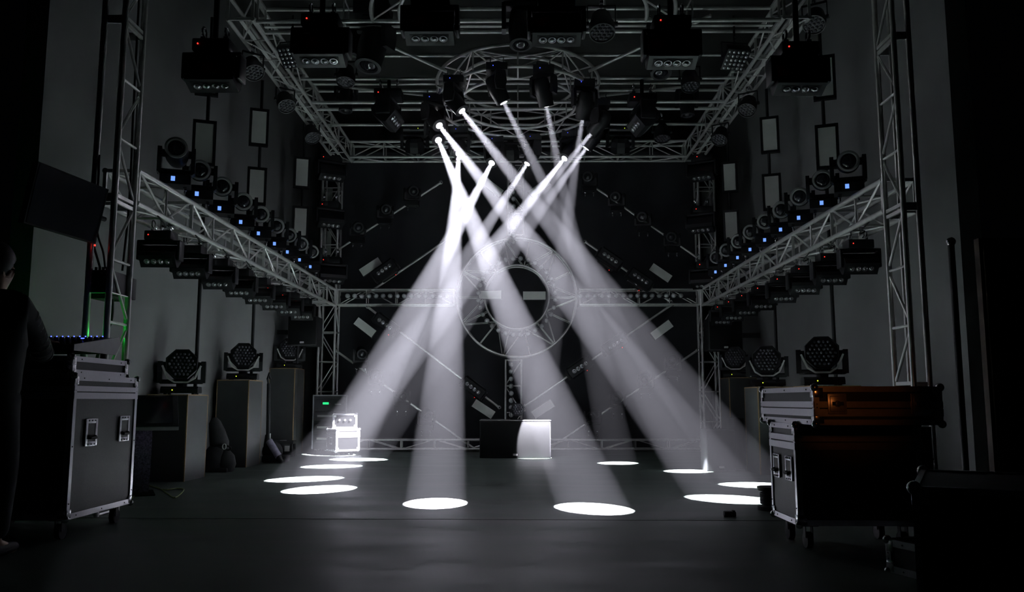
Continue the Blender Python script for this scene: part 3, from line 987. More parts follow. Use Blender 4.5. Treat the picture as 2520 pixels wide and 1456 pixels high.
# framed panels on poles along the side walls
fr = empty('framed_light_panel')
f_ = MB()
f_.box((0, 0.02, 0.26), (0.27, 0.05, 0.03))
f_.box((0, 0.02, -0.26), (0.27, 0.05, 0.03))
f_.box((-0.12, 0.02, 0), (0.03, 0.05, 0.52))
f_.box((0.12, 0.02, 0), (0.03, 0.05, 0.52))
f_.box((0, 0.06, 0), (0.27, 0.05, 0.55))
f_.build('frame', 'black', fr, smooth=False)
MB().box((0, 0.018, 0), (0.2, 0.03, 0.47)).build('frosted_face', 'panel', fr)
first = True
XP = 3.78
for sx, ys in ((-1, (9.75, 11.8, 14.25, 16.2)), (1, (9.95, 12.2, 14.6, 16.4))):
    sd = 'left' if sx < 0 else 'right'
    for i, Y in enumerate(ys):
        wd = ['nearest', 'second', 'third', 'farthest'][i]
        tag(MB().cyl((sx * XP, Y + 0.08, 0.0), (sx * XP, Y + 0.08, 5.6), 0.022, 10).build('panel_pole', 'black2'), '%s dark pole carrying framed panels along the %s wall' % (wd, sd), 'pole', 'panel poles along the walls')
        for z, lv in ((4.86, 'upper'), (3.98, 'lower')):
            o = fr if first else dup(fr)
            first = False
            o.matrix_world = Matrix.Translation((sx * XP, Y, z)) @ Matrix.Rotation(sx * -0.35, 4, 'Z') @ Matrix.Rotation(0.08, 4, 'X')
            tag(o, '%s framed light panel on the %s pole along the %s wall' % (lv, wd, sd), 'light panel', 'framed panels on the wall poles')


# ------------------------------------------------------------------ loudspeakers
def speaker(name, label, mtx, wx, wy, h, emblem=True, two=False, cat='loudspeaker'):
    r = empty(name, label, cat, None, mtx)
    MB().box((0, 0, h / 2), (wx, wy, h), bevel=0.012).build('cabinet', 'cab', r)
    g = MB().box((0, -wy / 2 - 0.006, h / 2), (wx - 0.03, 0.014, h - 0.03), bevel=0.004)
    g.build('grille', 'grille', r)
    if emblem:
        MB().box((0.0 if not two else 0.0, -wy / 2 - 0.015, 0.055), (0.07, 0.006, 0.03), bevel=0.002).build('emblem', 'emblem', r)
    return r


cL, cR = on_floor(1180, 1127), on_floor(1357, 1129)
wsub = cR.x - cL.x
hsub = at(1270, 1033, cL.y).z
r = speaker('subwoofer', 'wide black subwoofer standing on the floor at the middle, right part lit by a beam', Matrix.Translation(((cL.x + cR.x) / 2, cL.y + 0.35, 0)), wsub, 0.68, hsub - 0.015)
MB().box((0, 0, hsub - 0.008), (wsub + 0.01, 0.7, 0.014), bevel=0.003).build('top_board', 'silver', r, smooth=False)
fixture('par', (0.05, -0.98, 0.12), 'round LED par can sitting on top of the black subwoofer', 'stage light', None, base=Vector((at(1273, 1003, cL.y + 0.2).x, cL.y + 0.25, hsub + 0.005)), hung=False, s=0.93)

c0 = on_floor(1740, 1160)
speaker('floor_loudspeaker', 'black loudspeaker on the floor at right, its left edge caught by a pool of light', Matrix.Translation((c0.x + 0.19, c0.y + 0.2, 0)), 0.37, 0.36, at(1740, 1056, c0.y).z)
r = speaker('column_loudspeaker', 'narrow black column loudspeaker between the floor loudspeaker and a plinth', Matrix.Translation((c0.x + 0.47, c0.y + 0.28, 0)), 0.15, 0.2, at(1825, 1027, c0.y).z, False)
for sx, (x0, y0, x1, y1), sd in ((-1, (707, 778, 781, 850), 'left'), (1, (1745, 782, 1826, 862), 'right')):
    Y = 14.25
    a, b = at(x0, y1, Y), at(x1, y0, Y)
    r = speaker('hung_loudspeaker', 'black loudspeaker mounted high on the back of the %s wall' % sd, Matrix.Translation(((a.x + b.x) / 2, Y + 0.2, a.z)), b.x - a.x, 0.4, b.z - a.z)
    gap = XW - max(abs(a.x), abs(b.x))
    MB().box((sx * ((b.x - a.x) / 2 + gap / 2), 0.1, (b.z - a.z) / 2), (gap, 0.06, 0.08)).build('wall_bracket', 'black2', r)


# ------------------------------------------------------------------ flight cases
def flight_case(name, label, mtx, w_, d, h, lid, panel='lam', z0=0.0, casters=0.0, handles=(), latches=(), bands=True, cat='flight case', group=None, hw=0.11, tr=0.028):
    """Case with panel skin, aluminium edging, ball corners, a lid seam LID below the top; origin at the middle of its base. handles: (face, along, z)."""
    r = empty(name, label, cat, group, mtx)
    b = casters
    MB().box((0, 0, b + h / 2), (w_ - 0.012, d - 0.012, h - 0.012)).build('panel_body', panel, r, smooth=False)
    e = MB()
    t = 0.004
    for sx in (-1, 1):
        for sy in (-1, 1):
            e.box((sx * (w_ / 2 - tr / 2), sy * (d / 2), b + h / 2), (tr, t, h - 0.02))
            e.box((sx * (w_ / 2), sy * (d / 2 - tr / 2), b + h / 2), (t, tr, h - 0.02))
        for z, dz in ((b + tr / 2, 0), (b + h - tr / 2, 0)):
            e.box((sx * w_ / 2, 0, z), (t, d, tr))
            e.box((0, sx * d / 2, z), (w_, t, tr))
        e.box((sx * (w_ / 2 - tr / 2), 0, b + h), (tr, d, t))
        e.box((sx * (w_ / 2 - tr / 2), 0, b), (tr, d, t))
        e.box((0, sx * (d / 2 - tr / 2), b + h), (w_, tr, t))
        e.box((0, sx * (d / 2 - tr / 2), b), (w_, tr, t))
    e.build('edge_trim', 'alu2', r, smooth=False)
    if lid:
        zl = b + h - lid
        s = MB()
        for sx in (-1, 1):
            for zz, hh in ((zl - 0.025, 0.042), (zl + 0.022, 0.036)):
                s.box((sx * w_ / 2, 0, zz), (0.01, d, hh))
                s.box((0, sx * d / 2, zz), (w_, 0.01, hh))
        s.build('lid_seam', 'alu2', r, smooth=False)
    rv = MB()
    for sx in (-1, 1):
        n = max(2, int(h / 0.28))
        for k in range(n):
            z = b + 0.1 + (h - 0.2) * k / (n - 1)
            for sy in (-1, 1):
                rv.sphere((sx * (w_ / 2 + 0.002), sy * (d / 2 - tr / 2), z), 0.005, 8, 6)
                rv.sphere((sy * (w_ / 2 - tr / 2), sx * (d / 2 + 0.002), z), 0.005, 8, 6)
        n = max(2, int(d / 0.28))
        for k in range(n):
            y = -d / 2 + 0.12 + (d - 0.24) * k / (n - 1)
            for z in (b + tr / 2, b + h - tr / 2):
                rv.sphere((sx * (w_ / 2 + 0.002), y, z), 0.005, 8, 6)
    rv.build('rivet', 'lam', r)
    for sx in (-1, 1):
        for sy in (-1, 1):
            for z in (b + 0.004, b + h - 0.004):
                c = MB().sphere((sx * (w_ / 2 - 0.006), sy * (d / 2 - 0.006), z), 0.024, 12, 8)
                dz = 1 if z < b + h / 2 else -1
                c.box((sx * w_ / 2, sy * (d / 2 - 0.028), z + dz * 0.03), (0.008, 0.05, 0.055), bevel=0.002)
                c.box((sx * (w_ / 2 - 0.028), sy * d / 2, z + dz * 0.03), (0.05, 0.008, 0.055), bevel=0.002)
                c.build('ball_corner', 'chrome', r)
    for face, along, z in handles:
        if face == 'x+':
            m = Matrix.Translation((w_ / 2, along, b + z)) @ Matrix.Rotation(PI / 2, 4, 'Z')
        elif face == 'x-':
            m = Matrix.Translation((-w_ / 2, along, b + z)) @ Matrix.Rotation(-PI / 2, 4, 'Z')
        else:
            m = Matrix.Translation((along, -d / 2, b + z))
        p = MB()
        for sx in (-1, 1):
            p.box((sx * hw * 0.62, -0.004, 0), (hw * 0.28, 0.008, hw * 1.75), bevel=0.003)
            p.box((0, -0.004, sx * hw * 0.73), (hw * 1.0, 0.008, hw * 0.3), bevel=0.003)
            for k in (-1, 0, 1):
                p.sphere((k * hw * 0.4, -0.009, sx * hw * 0.76), 0.006, 8, 6)
        o = p.build('handle', 'alu2', r, mtx=m)
        MB().box((0, -0.002, 0), (hw * 0.98, 0.006, hw * 1.2)).build('handle_recess', 'lamblack', o, smooth=False)
        q = MB()
        for sx in (-1, 1):
            q.box((sx * hw * 0.40, -0.012, -hw * 0.30), (0.010, 0.018, hw * 0.22))
        q.cyl((-hw * 0.40, -0.020, -hw * 0.34), (hw * 0.40, -0.020, -hw * 0.34), 0.010, 10)
        q.build('handle_grip', 'rubber', o)
    for face, along, z in latches:
        m = Matrix.Translation((along, -d / 2, b + z))
        p = MB().box((0, -0.006, 0), (0.11, 0.01, 0.12), bevel=0.004)
        p.box((0, -0.014, 0.0), (0.085, 0.008, 0.09), bevel=0.004)
        o = p.build('latch', 'alu2', r, mtx=m)
        k = MB().lathe([(0, 0), (0.02, 0), (0.016, 0.012), (0, 0.014)], 14, Matrix.Translation((0, -0.018, 0.0)) @ Matrix.Rotation(PI / 2, 4, 'X'))
        k.prism([(-0.03, -0.008), (-0.022, 0.012), (-0.018, 0.012), (-0.018, -0.008)], -0.032, 0.032)
        k.build('latch_key', 'chrome', o)
    if casters:
        for sx in (-1, 1):
            for sy in (-1, 1):
                cx, cyy = sx * (w_ / 2 - 0.09), sy * (d / 2 - 0.09)
                c = MB().box((cx, cyy, b - 0.006), (0.09, 0.09, 0.012))
                rw = min(0.05, (casters - 0.02) / 2)
                for q in (-1, 1):
                    c.box((cx + q * 0.022, cyy + 0.01, b - 0.012 - rw * 0.7), (0.005, 0.04, rw * 1.5))
                o = c.build('caster', 'chrome' if False else 'black2', r)
                MB().cyl((cx - 0.018, cyy + 0.02, rw), (cx + 0.018, cyy + 0.02, rw), rw, 18).build('wheel', 'rubber', o)
    return r


# left foreground case, with its smaller case and desk on top
nb_, fb_ = at(173, 1270, 5.5), at(314, 1234, 6.42)
XE = (nb_.x + fb_.x) / 2
CW, CD = 0.95, 0.92
zb = 0.135
ztop = at(329, 931, 6.42).z
flight_case('flight_case', 'tall grey flight case at the left with two recessed handles, under the lighting desk', Matrix.Translation((XE - CW / 2, 5.5 + CD / 2, 0)), CW, CD, ztop - zb, 0.11, casters=zb,
            handles=(('x+', -0.21, 0.55), ('x+', 0.27, 0.56)), hw=0.105, tr=0.036)
zt2 = at(305, 889, 6.3).z
flight_case('tray_case', 'shallow flight case lying on the tall left flight case, under the desk', Matrix.Translation((XE - 0.03 - 0.45, 5.5 + 0.41, ztop + 0.004)), 0.9, 0.80, zt2 - ztop - 0.004, 0, 'lamblack', tr=0.034)

# lighting desk
desk = empty('lighting_desk', 'grey sided lighting control desk with glowing blue keys in front of the person', 'control desk', None, Matrix.Translation((XE - 0.06, 5.58, zt2 + 0.006)))
prof = [(0, 0.035), (0.0, 0.075), (0.62, 0.17), (0.66, 0.12), (0.58, 0.035)]
MB().prism(prof, -0.012, 0.0).build('side_panel', 'silver', desk, smooth=False)
MB().prism(prof, -0.68, -0.668).build('side_panel', 'silver', desk, smooth=False)
b = MB().prism([(0.005, 0.04), (0.005, 0.07), (0.61, 0.163), (0.65, 0.12), (0.575, 0.04)], -0.668, -0.012)
b.build('desk_body', 'black2', desk, smooth=False)
for sx in (-0.62, -0.06):
    for y in (0.07, 0.52):
        MB().cyl((sx, y, 0.0), (sx, y, 0.04), 0.02, 12).build('foot', 'rubber', desk)
sl = (0.17 - 0.075) / 0.62
kk = MB()
for i in range(14):
    for j in range(7):
        kk.box((-0.62 + i * 0.042, 0.06 + j * 0.075, 0.074 + (0.06 + j * 0.075) * sl + 0.004), (0.022, 0.022, 0.016))
kk.build('key', 'rubber', desk, smooth=False)
kl = MB()
for i in range(10):
    kl.sphere((-0.44 + i * 0.042, 0.50, 0.074 + 0.50 * sl + 0.016), 0.0045, 8, 6)
kl.box((-0.36, 0.22, 0.074 + 0.22 * sl + 0.014), (0.03, 0.012, 0.006))
kl.box((-0.13, 0.35, 0.074 + 0.35 * sl + 0.014), (0.022, 0.010, 0.006))
kl.build('key_light', 'blue', desk)
MB().box((-0.58, 0.54, 0.074 + 0.54 * sl + 0.008), (0.16, 0.1, 0.003), Matrix.Rotation(math.atan(sl), 3, 'X')).build('paper_note', 'paper', desk)

# right foreground cases
nb_, fb_ = at(1965, 1280, 5.2), at(1901, 1256, 5.72)
XL = (nb_.x + fb_.x) / 2
zb = 0.15
zt = at(1965, 1043, 5.2).z
flight_case('flight_case', 'tall grey flight case at the right carrying the long case, on casters', Matrix.Translation((XL + 0.38, 5.2 + 0.26, 0)), 0.76, 0.52, zt - zb, 0.11, casters=zb,
            handles=(('x-', 0.12, 0.33), ('x-', -0.13, 0.33)), hw=0.085, tr=0.032)
xl = (at(2005, 1000, 4.9).x + at(1874, 1000, 5.95).x) / 2
z0_, z1_ = zt + 0.004, at(2005, 951, 4.9).z
flight_case('long_case', 'long shallow flight case with butterfly latches lying on the tall right flight case', Matrix.Translation((xl + 0.37, 4.9 + 0.53, z0_)), 0.74, 1.06, z1_ - z0_, 0.125, 'lamblack', latches=(('f', -0.24, 0.12), ('f', 0.24, 0.12)), tr=0.03)
a = on_floor(2250, 1456)
flight_case('dark_case', 'very dark low case with a glinting left edge in the bottom right corner', Matrix.Translation((at(2250, 1300, 2.9).x, 2.9, 0)) @ Matrix.Rotation(math.radians(-27.5), 4, 'Z') @ Matrix.Translation((0.5, 0.4, 0)), 1.0, 0.8, at(2250, 1197, 2.9).z, 0, 'lamblack', tr=0.02)
flight_case('flat_case', 'flat dark case with bright metal edges lying behind the corner case', Matrix.Translation((2.34, 4.26, 0)) @ Matrix.Rotation(0.33, 4, 'Z'), 0.5, 0.9, 0.17, 0, 'lamblack', tr=0.035)

# small cases and rack at the back left
cc = on_floor(872, 1110)
m = Matrix.Translation((cc.x, 14.15, 0)) @ Matrix.Rotation(math.radians(35), 4, 'Z')
flight_case('equipment_case', 'silver edged case on casters in front of the rack, struck by a beam', m, 0.42, 0.40, 0.36, 0.09, 'lamdeep', casters=0.07, handles=(('x-', 0.0, 0.17),), hw=0.07, tr=0.03)
m2 = Matrix.Translation((cc.x - 0.02, 14.33, 0.434)) @ Matrix.Rotation(math.radians(14), 4, 'Z')
sc_ = flight_case('amplifier_case', 'smaller silver edged case with three knobs on top of the beam struck case', m2, 0.40, 0.34, 0.25, 0, 'lamdeep', tr=0.028)
for k in range(3):
    MB().cyl(((k - 1) * 0.09, -0.168, 0.14), ((k - 1) * 0.09, -0.195, 0.14), 0.018, 14).build('knob', 'black2', sc_)
rk = on_floor(824, 1112)
rack = empty('equipment_rack', 'black equipment rack with a green display at the foot of the back left post', 'rack', None, Matrix.Translation((rk.x, 14.62, 0)))
hr = at(824, 971, 14.4).z
MB().box((0, 0.02, 0.08 + (hr - 0.08) / 2), (0.57, 0.40, hr - 0.08)).build('cabinet', 'cab', rack, smooth=False)
e = MB()
for s in (-1, 1):
    e.box((s * 0.285, -0.185, 0.08 + (hr - 0.08) / 2), (0.022, 0.03, hr - 0.08))
e.box((0, -0.185, hr - 0.011), (0.57, 0.03, 0.022))
e.build('edge_trim', 'alu2', rack, smooth=False)
for k, (z, hh) in enumerate(((hr - 0.16, 0.17), (hr - 0.36, 0.15), (hr - 0.55, 0.13), (hr - 0.74, 0.13))):
    u = MB().box((0, -0.19, z), (0.52, 0.03, hh), bevel=0.004).build('rack_unit', 'black2', rack)
    if k == 0:
        MB().box((-0.07, -0.207, z + 0.015), (0.1, 0.006, 0.035)).build('display', 'greenlcd', u)
        MB().box((0.14, -0.207, z + 0.0), (0.11, 0.004, 0.02)).build('lettering_strip', 'greyring', u)
    else:
        MB().box((-0.06, -0.207, z), (0.30, 0.006, 0.035)).build('vent_strip', 'greyring' if k == 1 else 'palestrip', u)
        if k == 2:
            MB().sphere((0.19, -0.207, z + 0.02), 0.012, 10, 6).build('status_light', 'red', u)
for sx in (-1, 1):
    for sy in (-1, 1):
        c = MB().box((sx * 0.22, 0.02 + sy * 0.14, 0.07), (0.06, 0.06, 0.02))
        o = c.build('caster', 'chrome', rack)
        MB().cyl((sx * 0.22 - 0.015, 0.02 + sy * 0.14, 0.032), (sx * 0.22 + 0.015, 0.02 + sy * 0.14, 0.032), 0.032, 14).build('wheel', 'rubber', o)

# ------------------------------------------------------------------ things on the front left tower
A = [at(95, 397, 6.0), at(268, 466, 6.62), at(235, 600, 6.62), at(58, 548, 6.0)]
n = (A[1] - A[0]).cross(A[3] - A[0]).normalized()
if n.x < 0:
    n = -n
tv = empty('television', 'dark flat television tipped forward on the front left tower', 'television', None, Matrix.Translation(sum(A, Vector()) / 4))
ctr = sum(A, Vector()) / 4


def slab(pts, off0, off1):
    mb = MB()
    a = [mb.bm.verts.new(p - ctr + n * off0) for p in pts]
    b_ = [mb.bm.verts.new(p - ctr + n * off1) for p in pts]
    mb.bm.faces.new(a)
    mb.bm.faces.new(b_[::-1])
    for k in range(4):
        mb.bm.faces.new((a[k], a[(k + 1) % 4], b_[(k + 1) % 4], b_[k]))
    return mb


slab(A, -0.06, 0.0).build('casing', 'black', tv, smooth=False)
slab([ctr + (p - ctr) * 0.955 for p in A], 0.0, 0.004).build('screen', 'screen', tv, smooth=False)
MB().sphere((at(231, 603, 6.6) - ctr) + n * 0.01, 0.008, 8, 6).build('status_light', 'red', tv)
MB().cyl(-n * 0.05, Vector((-3.45, 6.83, ctr.z)) - ctr, 0.02, 10).build('mount_arm', 'black2', tv)

bx = empty('power_box', 'black power box with cables on the shelf of the front left tower', 'electrical box', None, Matrix.Translation((-3.385, 6.83, 1.77)))
MB().box((0, 0, 0.09), (0.17, 0.30, 0.18), bevel=0.006).build('housing', 'black', bx)
c = MB()
for k in range(5):
    c.cyl((-0.06 + 0.03 * k, -0.1, 0.18), (-0.06 + 0.03 * k, -0.1, 0.21), 0.011, 10)
c.build('socket_row', 'black2', bx)
MB().box((0, 0, -0.004), (0.20, 0.36, 0.008)).build('shelf_plate', 'alu', bx, smooth=False)
tag(MB().box((-3.285, 7.04, 1.84), (0.03, 0.09, 0.18), bevel=0.004).build('junction_box', 'black'), 'small black junction box at the back of the front left tower', 'electrical box')
tag(MB().box((-3.4, 6.84, 1.74), (0.16, 0.24, 0.035), bevel=0.004).build('indicator_unit', 'black'), 'slim unit glowing green under the shelf of the front left tower', 'electrical box')


def cable(name, pts, r, m, label):
    P = [Vector(p) for p in pts]
    out = []
    for i in range(len(P) - 1):
        p0, p1, p2, p3 = P[max(i - 1, 0)], P[i], P[i + 1], P[min(i + 2, len(P) - 1)]
        for k in range(6):
            t = k / 6
            out.append(0.5 * ((2 * p1) + (-p0 + p2) * t + (2 * p0 - 5 * p1 + 4 * p2 - p3) * t * t + (-p0 + 3 * p1 - 3 * p2 + p3) * t ** 3))
    out.append(P[-1])
    return tag(MB().tube(out, r, 6).build(name, m), label, 'cable')


cable('power_cable', [(-3.42, 6.75, 1.97), (-3.46, 6.7, 2.15), (-3.50, 6.66, 2.35), (-3.42, 6.62, 2.55), (-3.44, 6.66, 2.9)], 0.009, 'rubber', 'black cable rising from the power box up the left tower towards the television')
cable('power_cable', [(-3.38, 6.75, 1.97), (-3.39, 6.72, 2.1), (-3.44, 6.70, 2.3), (-3.37, 6.68, 2.6)], 0.008, 'rubber', 'shorter black cable looping above the power box on the left tower')
cable('power_cable', [(-3.32, 6.92, 1.98), (-3.31, 6.95, 2.6), (-3.32, 6.95, 3.4), (-3.33, 6.95, 4.8)], 0.009, 'rubber', 'long black cable hanging straight inside the front left tower')
cable('power_cable', [(-3.33, 6.80, 1.74), (-3.34, 6.82, 1.55), (-3.40, 6.8, 1.35), (-3.42, 6.75, 1.1), (-3.5, 6.7, 0.02)], 0.012, 'rubber', 'black cable dropping from the green unit to the floor in the left tower')
for i, Y in enumerate((7.6, 8.5, 9.3, 10.1)):
    cable('truss_cable', [(-3.30, Y - 0.2, 2.60), (-3.26, Y, 2.50), (-3.36, Y + 0.15, 2.54), (-3.30, Y + 0.45, 2.61)], 0.007, 'rubber', 'black cable loop under the left side truss, %s from the front' % ORD[i])
for i, Y in enumerate((7.9, 8.7, 9.5, 10.4)):
    cable('truss_cable', [(3.32, Y - 0.2, 2.60), (3.27, Y, 2.49), (3.38, Y + 0.15, 2.54), (3.32, Y + 0.45, 2.61)], 0.007, 'rubber', 'black cable loop under the right side truss, %s from the front' % ORD[i])

# ------------------------------------------------------------------ left floor clutter
kr = at(440, 1052, 8.05)
kiosk = empty('touch_kiosk', 'tilted dark touch screen on a curved perforated leg behind the left flight case', 'kiosk', None, Matrix.Translation((kr.x, 8.05, 0)) @ Matrix.Rotation(0.45, 4, 'Z'))
zt_ = kr.z
tilt = math.radians(38)
m = Matrix.Translation((0, 0, zt_)) @ Matrix.Rotation(tilt, 4, 'X')
MB().box((-0.40, 0.24, 0), (0.80, 0.48, 0.04), bevel=0.006).build('frame', 'black', kiosk, mtx=m)
MB().box((-0.40, 0.24, 0.021), (0.70, 0.40, 0.006)).build('screen', 'screen', kiosk, mtx=m, smooth=False)
MB().box((-0.40, -0.004, -0.004), (0.80, 0.012, 0.04), bevel=0.003).build('front_edge', 'silver', kiosk, mtx=m)
lg = MB()
leg = [(0.10, 0.02), (0.14, 0.12), (0.20, 0.25), (0.23, 0.40), (0.24, 0.55), (0.22, zt_ + 0.1)]
for (y0, z0), (y1, z1) in zip(leg, leg[1:]):
    d = Vector((0, y1 - y0, z1 - z0))
    lg.box((-0.30, 0.45 - (y0 + y1) / 2, (z0 + z1) / 2), (0.16, 0.012, d.length + 0.004), Matrix.Rotation(-math.atan2(-(y1 - y0), z1 - z0), 3, 'X'))
lg.build('curved_leg', 'perf', kiosk, smooth=False)
MB().box((-0.34, 0.36, 0.01), (0.34, 0.42, 0.02), bevel=0.004).build('foot_plate', 'black2', kiosk)
ff = [on_floor(*p) + Vector((0, 0, 0.008)) for p in ((325, 1228), (345, 1205), (368, 1198), (392, 1203), (412, 1216), (428, 1226), (442, 1219), (452, 1206), (436, 1203), (405, 1206), (380, 1200), (360, 1192))]
cable('floor_wire', ff, 0.006, 'wire', 'thin yellow green wire straggling over the floor beside the left flight case')

# slumped bag beside the nearest plinth
bp = on_floor(527, 1163)
bag = empty('gear_bag', 'slumped black gear bag between the two nearer left plinths', 'bag', None, Matrix.Translation((bp.x, bp.y + 0.2, 0)))


def blob(pts, radii, seg=14):
    mb = MB()
    mb.tube(pts, radii, seg)
    return mb


blob([(-0.05, 0, 0.0), (-0.05, 0, 0.10), (-0.04, 0, 0.22), (-0.02, 0, 0.30), (0, 0, 0.33)], [0.17, 0.185, 0.17, 0.11, 0.04]).build('main_compartment', 'cloth', bag)
blob([(0.10, -0.05, 0.02), (0.11, -0.06, 0.10), (0.10, -0.05, 0.19), (0.07, -0.02, 0.26)], [0.09, 0.11, 0.095, 0.05]).build('side_pocket', 'cloth', bag)
blob([(-0.02, 0.02, 0.24), (-0.03, 0.03, 0.36), (-0.07, 0.04, 0.50), (-0.11, 0.05, 0.62), (-0.12, 0.05, 0.68)], [0.11, 0.12, 0.10, 0.075, 0.03]).build('top_roll', 'cloth', bag)
MB().tube([(0.04 + 0.12 * math.cos(t), -0.08 - 0.02 * math.sin(t), 0.30 + 0.035 * math.sin(t)) for t in [2 * PI * k / 24 for k in range(24)]], 0.012, 6, closed=True).build('strap', 'rubber', bag)
MB().tube([(0.085 + 0.022 * math.cos(t), -0.12, 0.32 + 0.034 * math.sin(t)) for t in [2 * PI * k / 16 for k in range(16)]], 0.007, 6, closed=True).build('buckle_ring', 'palestrip', bag)
MB().box((-0.03, -0.02, 0.03), (0.36, 0.32, 0.06), bevel=0.02).build('bottom_panel', 'rubber', bag)

# upright vacuum cleaner and stool beside the middle plinth
vp = on_floor(668, 1140)
vac = empty('vacuum_cleaner', 'upright vacuum cleaner with a violet cylinder leaning between the two farther left plinths', 'vacuum cleaner', None, Matrix.Translation((vp.x, vp.y + 0.1, 0)))
v = MB().box((0.02, 0.05, 0.06), (0.36, 0.26, 0.10), bevel=0.03)
v.sphere((-0.05, 0.1, 0.16), 0.15, 14, 10, (1, 0.8, 1))
v.build('floor_head', 'rubber', vac)
v = MB().cyl((-0.13, 0.12, 0.24), (-0.13, 0.12, 0.40), 0.06, 12, 0.04)
v.cyl((-0.13, 0.12, 0.40), (-0.15, 0.14, 1.15), 0.028, 12)
v.tube([(-0.15, 0.14, 1.12), (-0.16, 0.10, 1.22), (-0.15, 0.14, 1.30), (-0.14, 0.17, 1.22)], 0.016, 8)
v.build('handle_pole', 'black2', vac)
MB().cyl((-0.10, 0.10, 0.26), (-0.095, 0.105, 0.42), 0.012, 8).build('metal_tube', 'palestrip', vac)
MB().cyl((-0.06, -0.06, 0.32), (0.10, -0.10, 0.10), 0.052, 18).build('dust_cylinder', 'violet', vac)
MB().cyl((0.10, -0.10, 0.10), (0.16, -0.115, 0.03), 0.042, 14, 0.02).build('hose_end', 'black', vac)
sp = on_floor(694, 1124)
st = empty('step_stool', 'low black step stool with white labels in front of the farthest left plinth', 'stool', None, Matrix.Translation((sp.x, sp.y + 0.14, 0)))
MB().box((0, 0, 0.23), (0.34, 0.24, 0.05), bevel=0.015).build('seat', 'rubber', st)
for sx in (-1, 1):
    for sy in (-1, 1):
        MB().cyl((sx * 0.15, sy * 0.095, 0), (sx * 0.13, sy * 0.08, 0.21), 0.022, 10).build('leg', 'rubber', st)
MB().box((-0.02, -0.02, 0.257), (0.10, 0.06, 0.005)).build('paper_label', 'paper', st)
MB().box((0.06, -0.08, 0.13), (0.08, 0.006, 0.09)).build('paper_label', 'paper', st)
MB().box((0, -0.075, 0.12), (0.26, 0.012, 0.03)).build('stretcher', 'rubber', st)

# ------------------------------------------------------------------ right floor clutter
q = on_floor(1796, 1270)
o = MB().box((0, 0, 0.02), (0.09, 0.06, 0.04), bevel=0.008)
o.box((0.03, 0, 0.043), (0.02, 0.04, 0.008), bevel=0.002)
tag(o.build('adapter_block', 'rubber'), 'small black adapter block lying alone on the floor at right', 'adapter').location = (q.x, q.y, 0)
q = on_floor(1888, 1262)
o = empty('cable_drum', 'black cable drum on the floor at the foot of the right flight case', 'cable drum', None, Matrix.Translation((q.x + 0.10, q.y + 0.2, 0.0)))
MB().lathe([(0, 0), (0.115, 0), (0.115, 0.03), (0.075, 0.04), (0.075, 0.15), (0.115, 0.16), (0.115, 0.19), (0, 0.19)], 24).build('drum_body', 'rubber', o)
MB().tube([(0.09 * math.cos(t), 0.09 * math.sin(t), 0.05 + 0.09 * t / (16 * PI)) for t in [k * 2 * PI / 14 for k in range(14 * 8)]], 0.008, 6).build('wound_cable', 'black2', o)
q = on_floor(1905, 1180)
fixture('par', (-0.85, -0.5, 0.1), 'round black wash can standing on the floor behind the right flight case', 'stage light', None, base=Vector((q.x + 0.12, q.y, 0.01)), hung=False, s=1.1)

# dark boards and pole at the far right
br = empty('board_stack', 'tall dark brown boarded cabinet at the far right edge', 'cabinet', None, Matrix.Translation((3.98, 6.5, 0)))
MB().box((0.12, 0, 1.08), (1.0, 0.07, 2.16)).build('carcass', 'brown', br, smooth=False)
for k in range(2):
    MB().box((-0.12 + k * 0.5, -0.043, 1.08), (0.47, 0.02, 2.08), bevel=0.004).build('door', 'brown', br)
MB().sphere((0.02, -0.057, 1.18), 0.012, 8, 6).build('status_light', 'red', br)
pl = empty('slim_pole', 'slim dark metal pole standing before the brown cabinet at the far right', 'pole', None, Matrix.Translation((at(2360, 900, 6.2).x, 6.2, 0)))
MB().cyl((0, 0, 0.02), (0, 0, 2.06), 0.024, 14).build('shaft', 'black2', pl)
MB().lathe([(0, 0), (0.14, 0), (0.14, 0.015), (0.04, 0.03), (0, 0.03)], 20).build('foot_plate', 'black2', pl)
MB().sphere((0, 0, 2.08), 0.035, 12, 8).build('finial', 'chrome', pl)
pc = empty('tube_roll', 'pale upright roll behind the dark flight cases at the right', 'roll', None, Matrix.Translation((at(2265, 1100, 5.9).x, 5.9, 0)))
MB().lathe([(0, 0), (0.075, 0), (0.075, 0.72), (0.03, 0.72), (0.03, 0.70), (0, 0.70)], 20).build('sheet', 'wall', pc)
MB().tube([(0.077 * math.cos(t), 0.077 * math.sin(t), 0.5) for t in [2 * PI * k / 20 for k in range(20)]], 0.006, 6, closed=True).build('tie', 'rubber', pc)


for p in PROTO.values():
    for o in [g for c in kids(p) for g in kids(c)] + kids(p) + [p]:
        bpy.data.objects.remove(o)

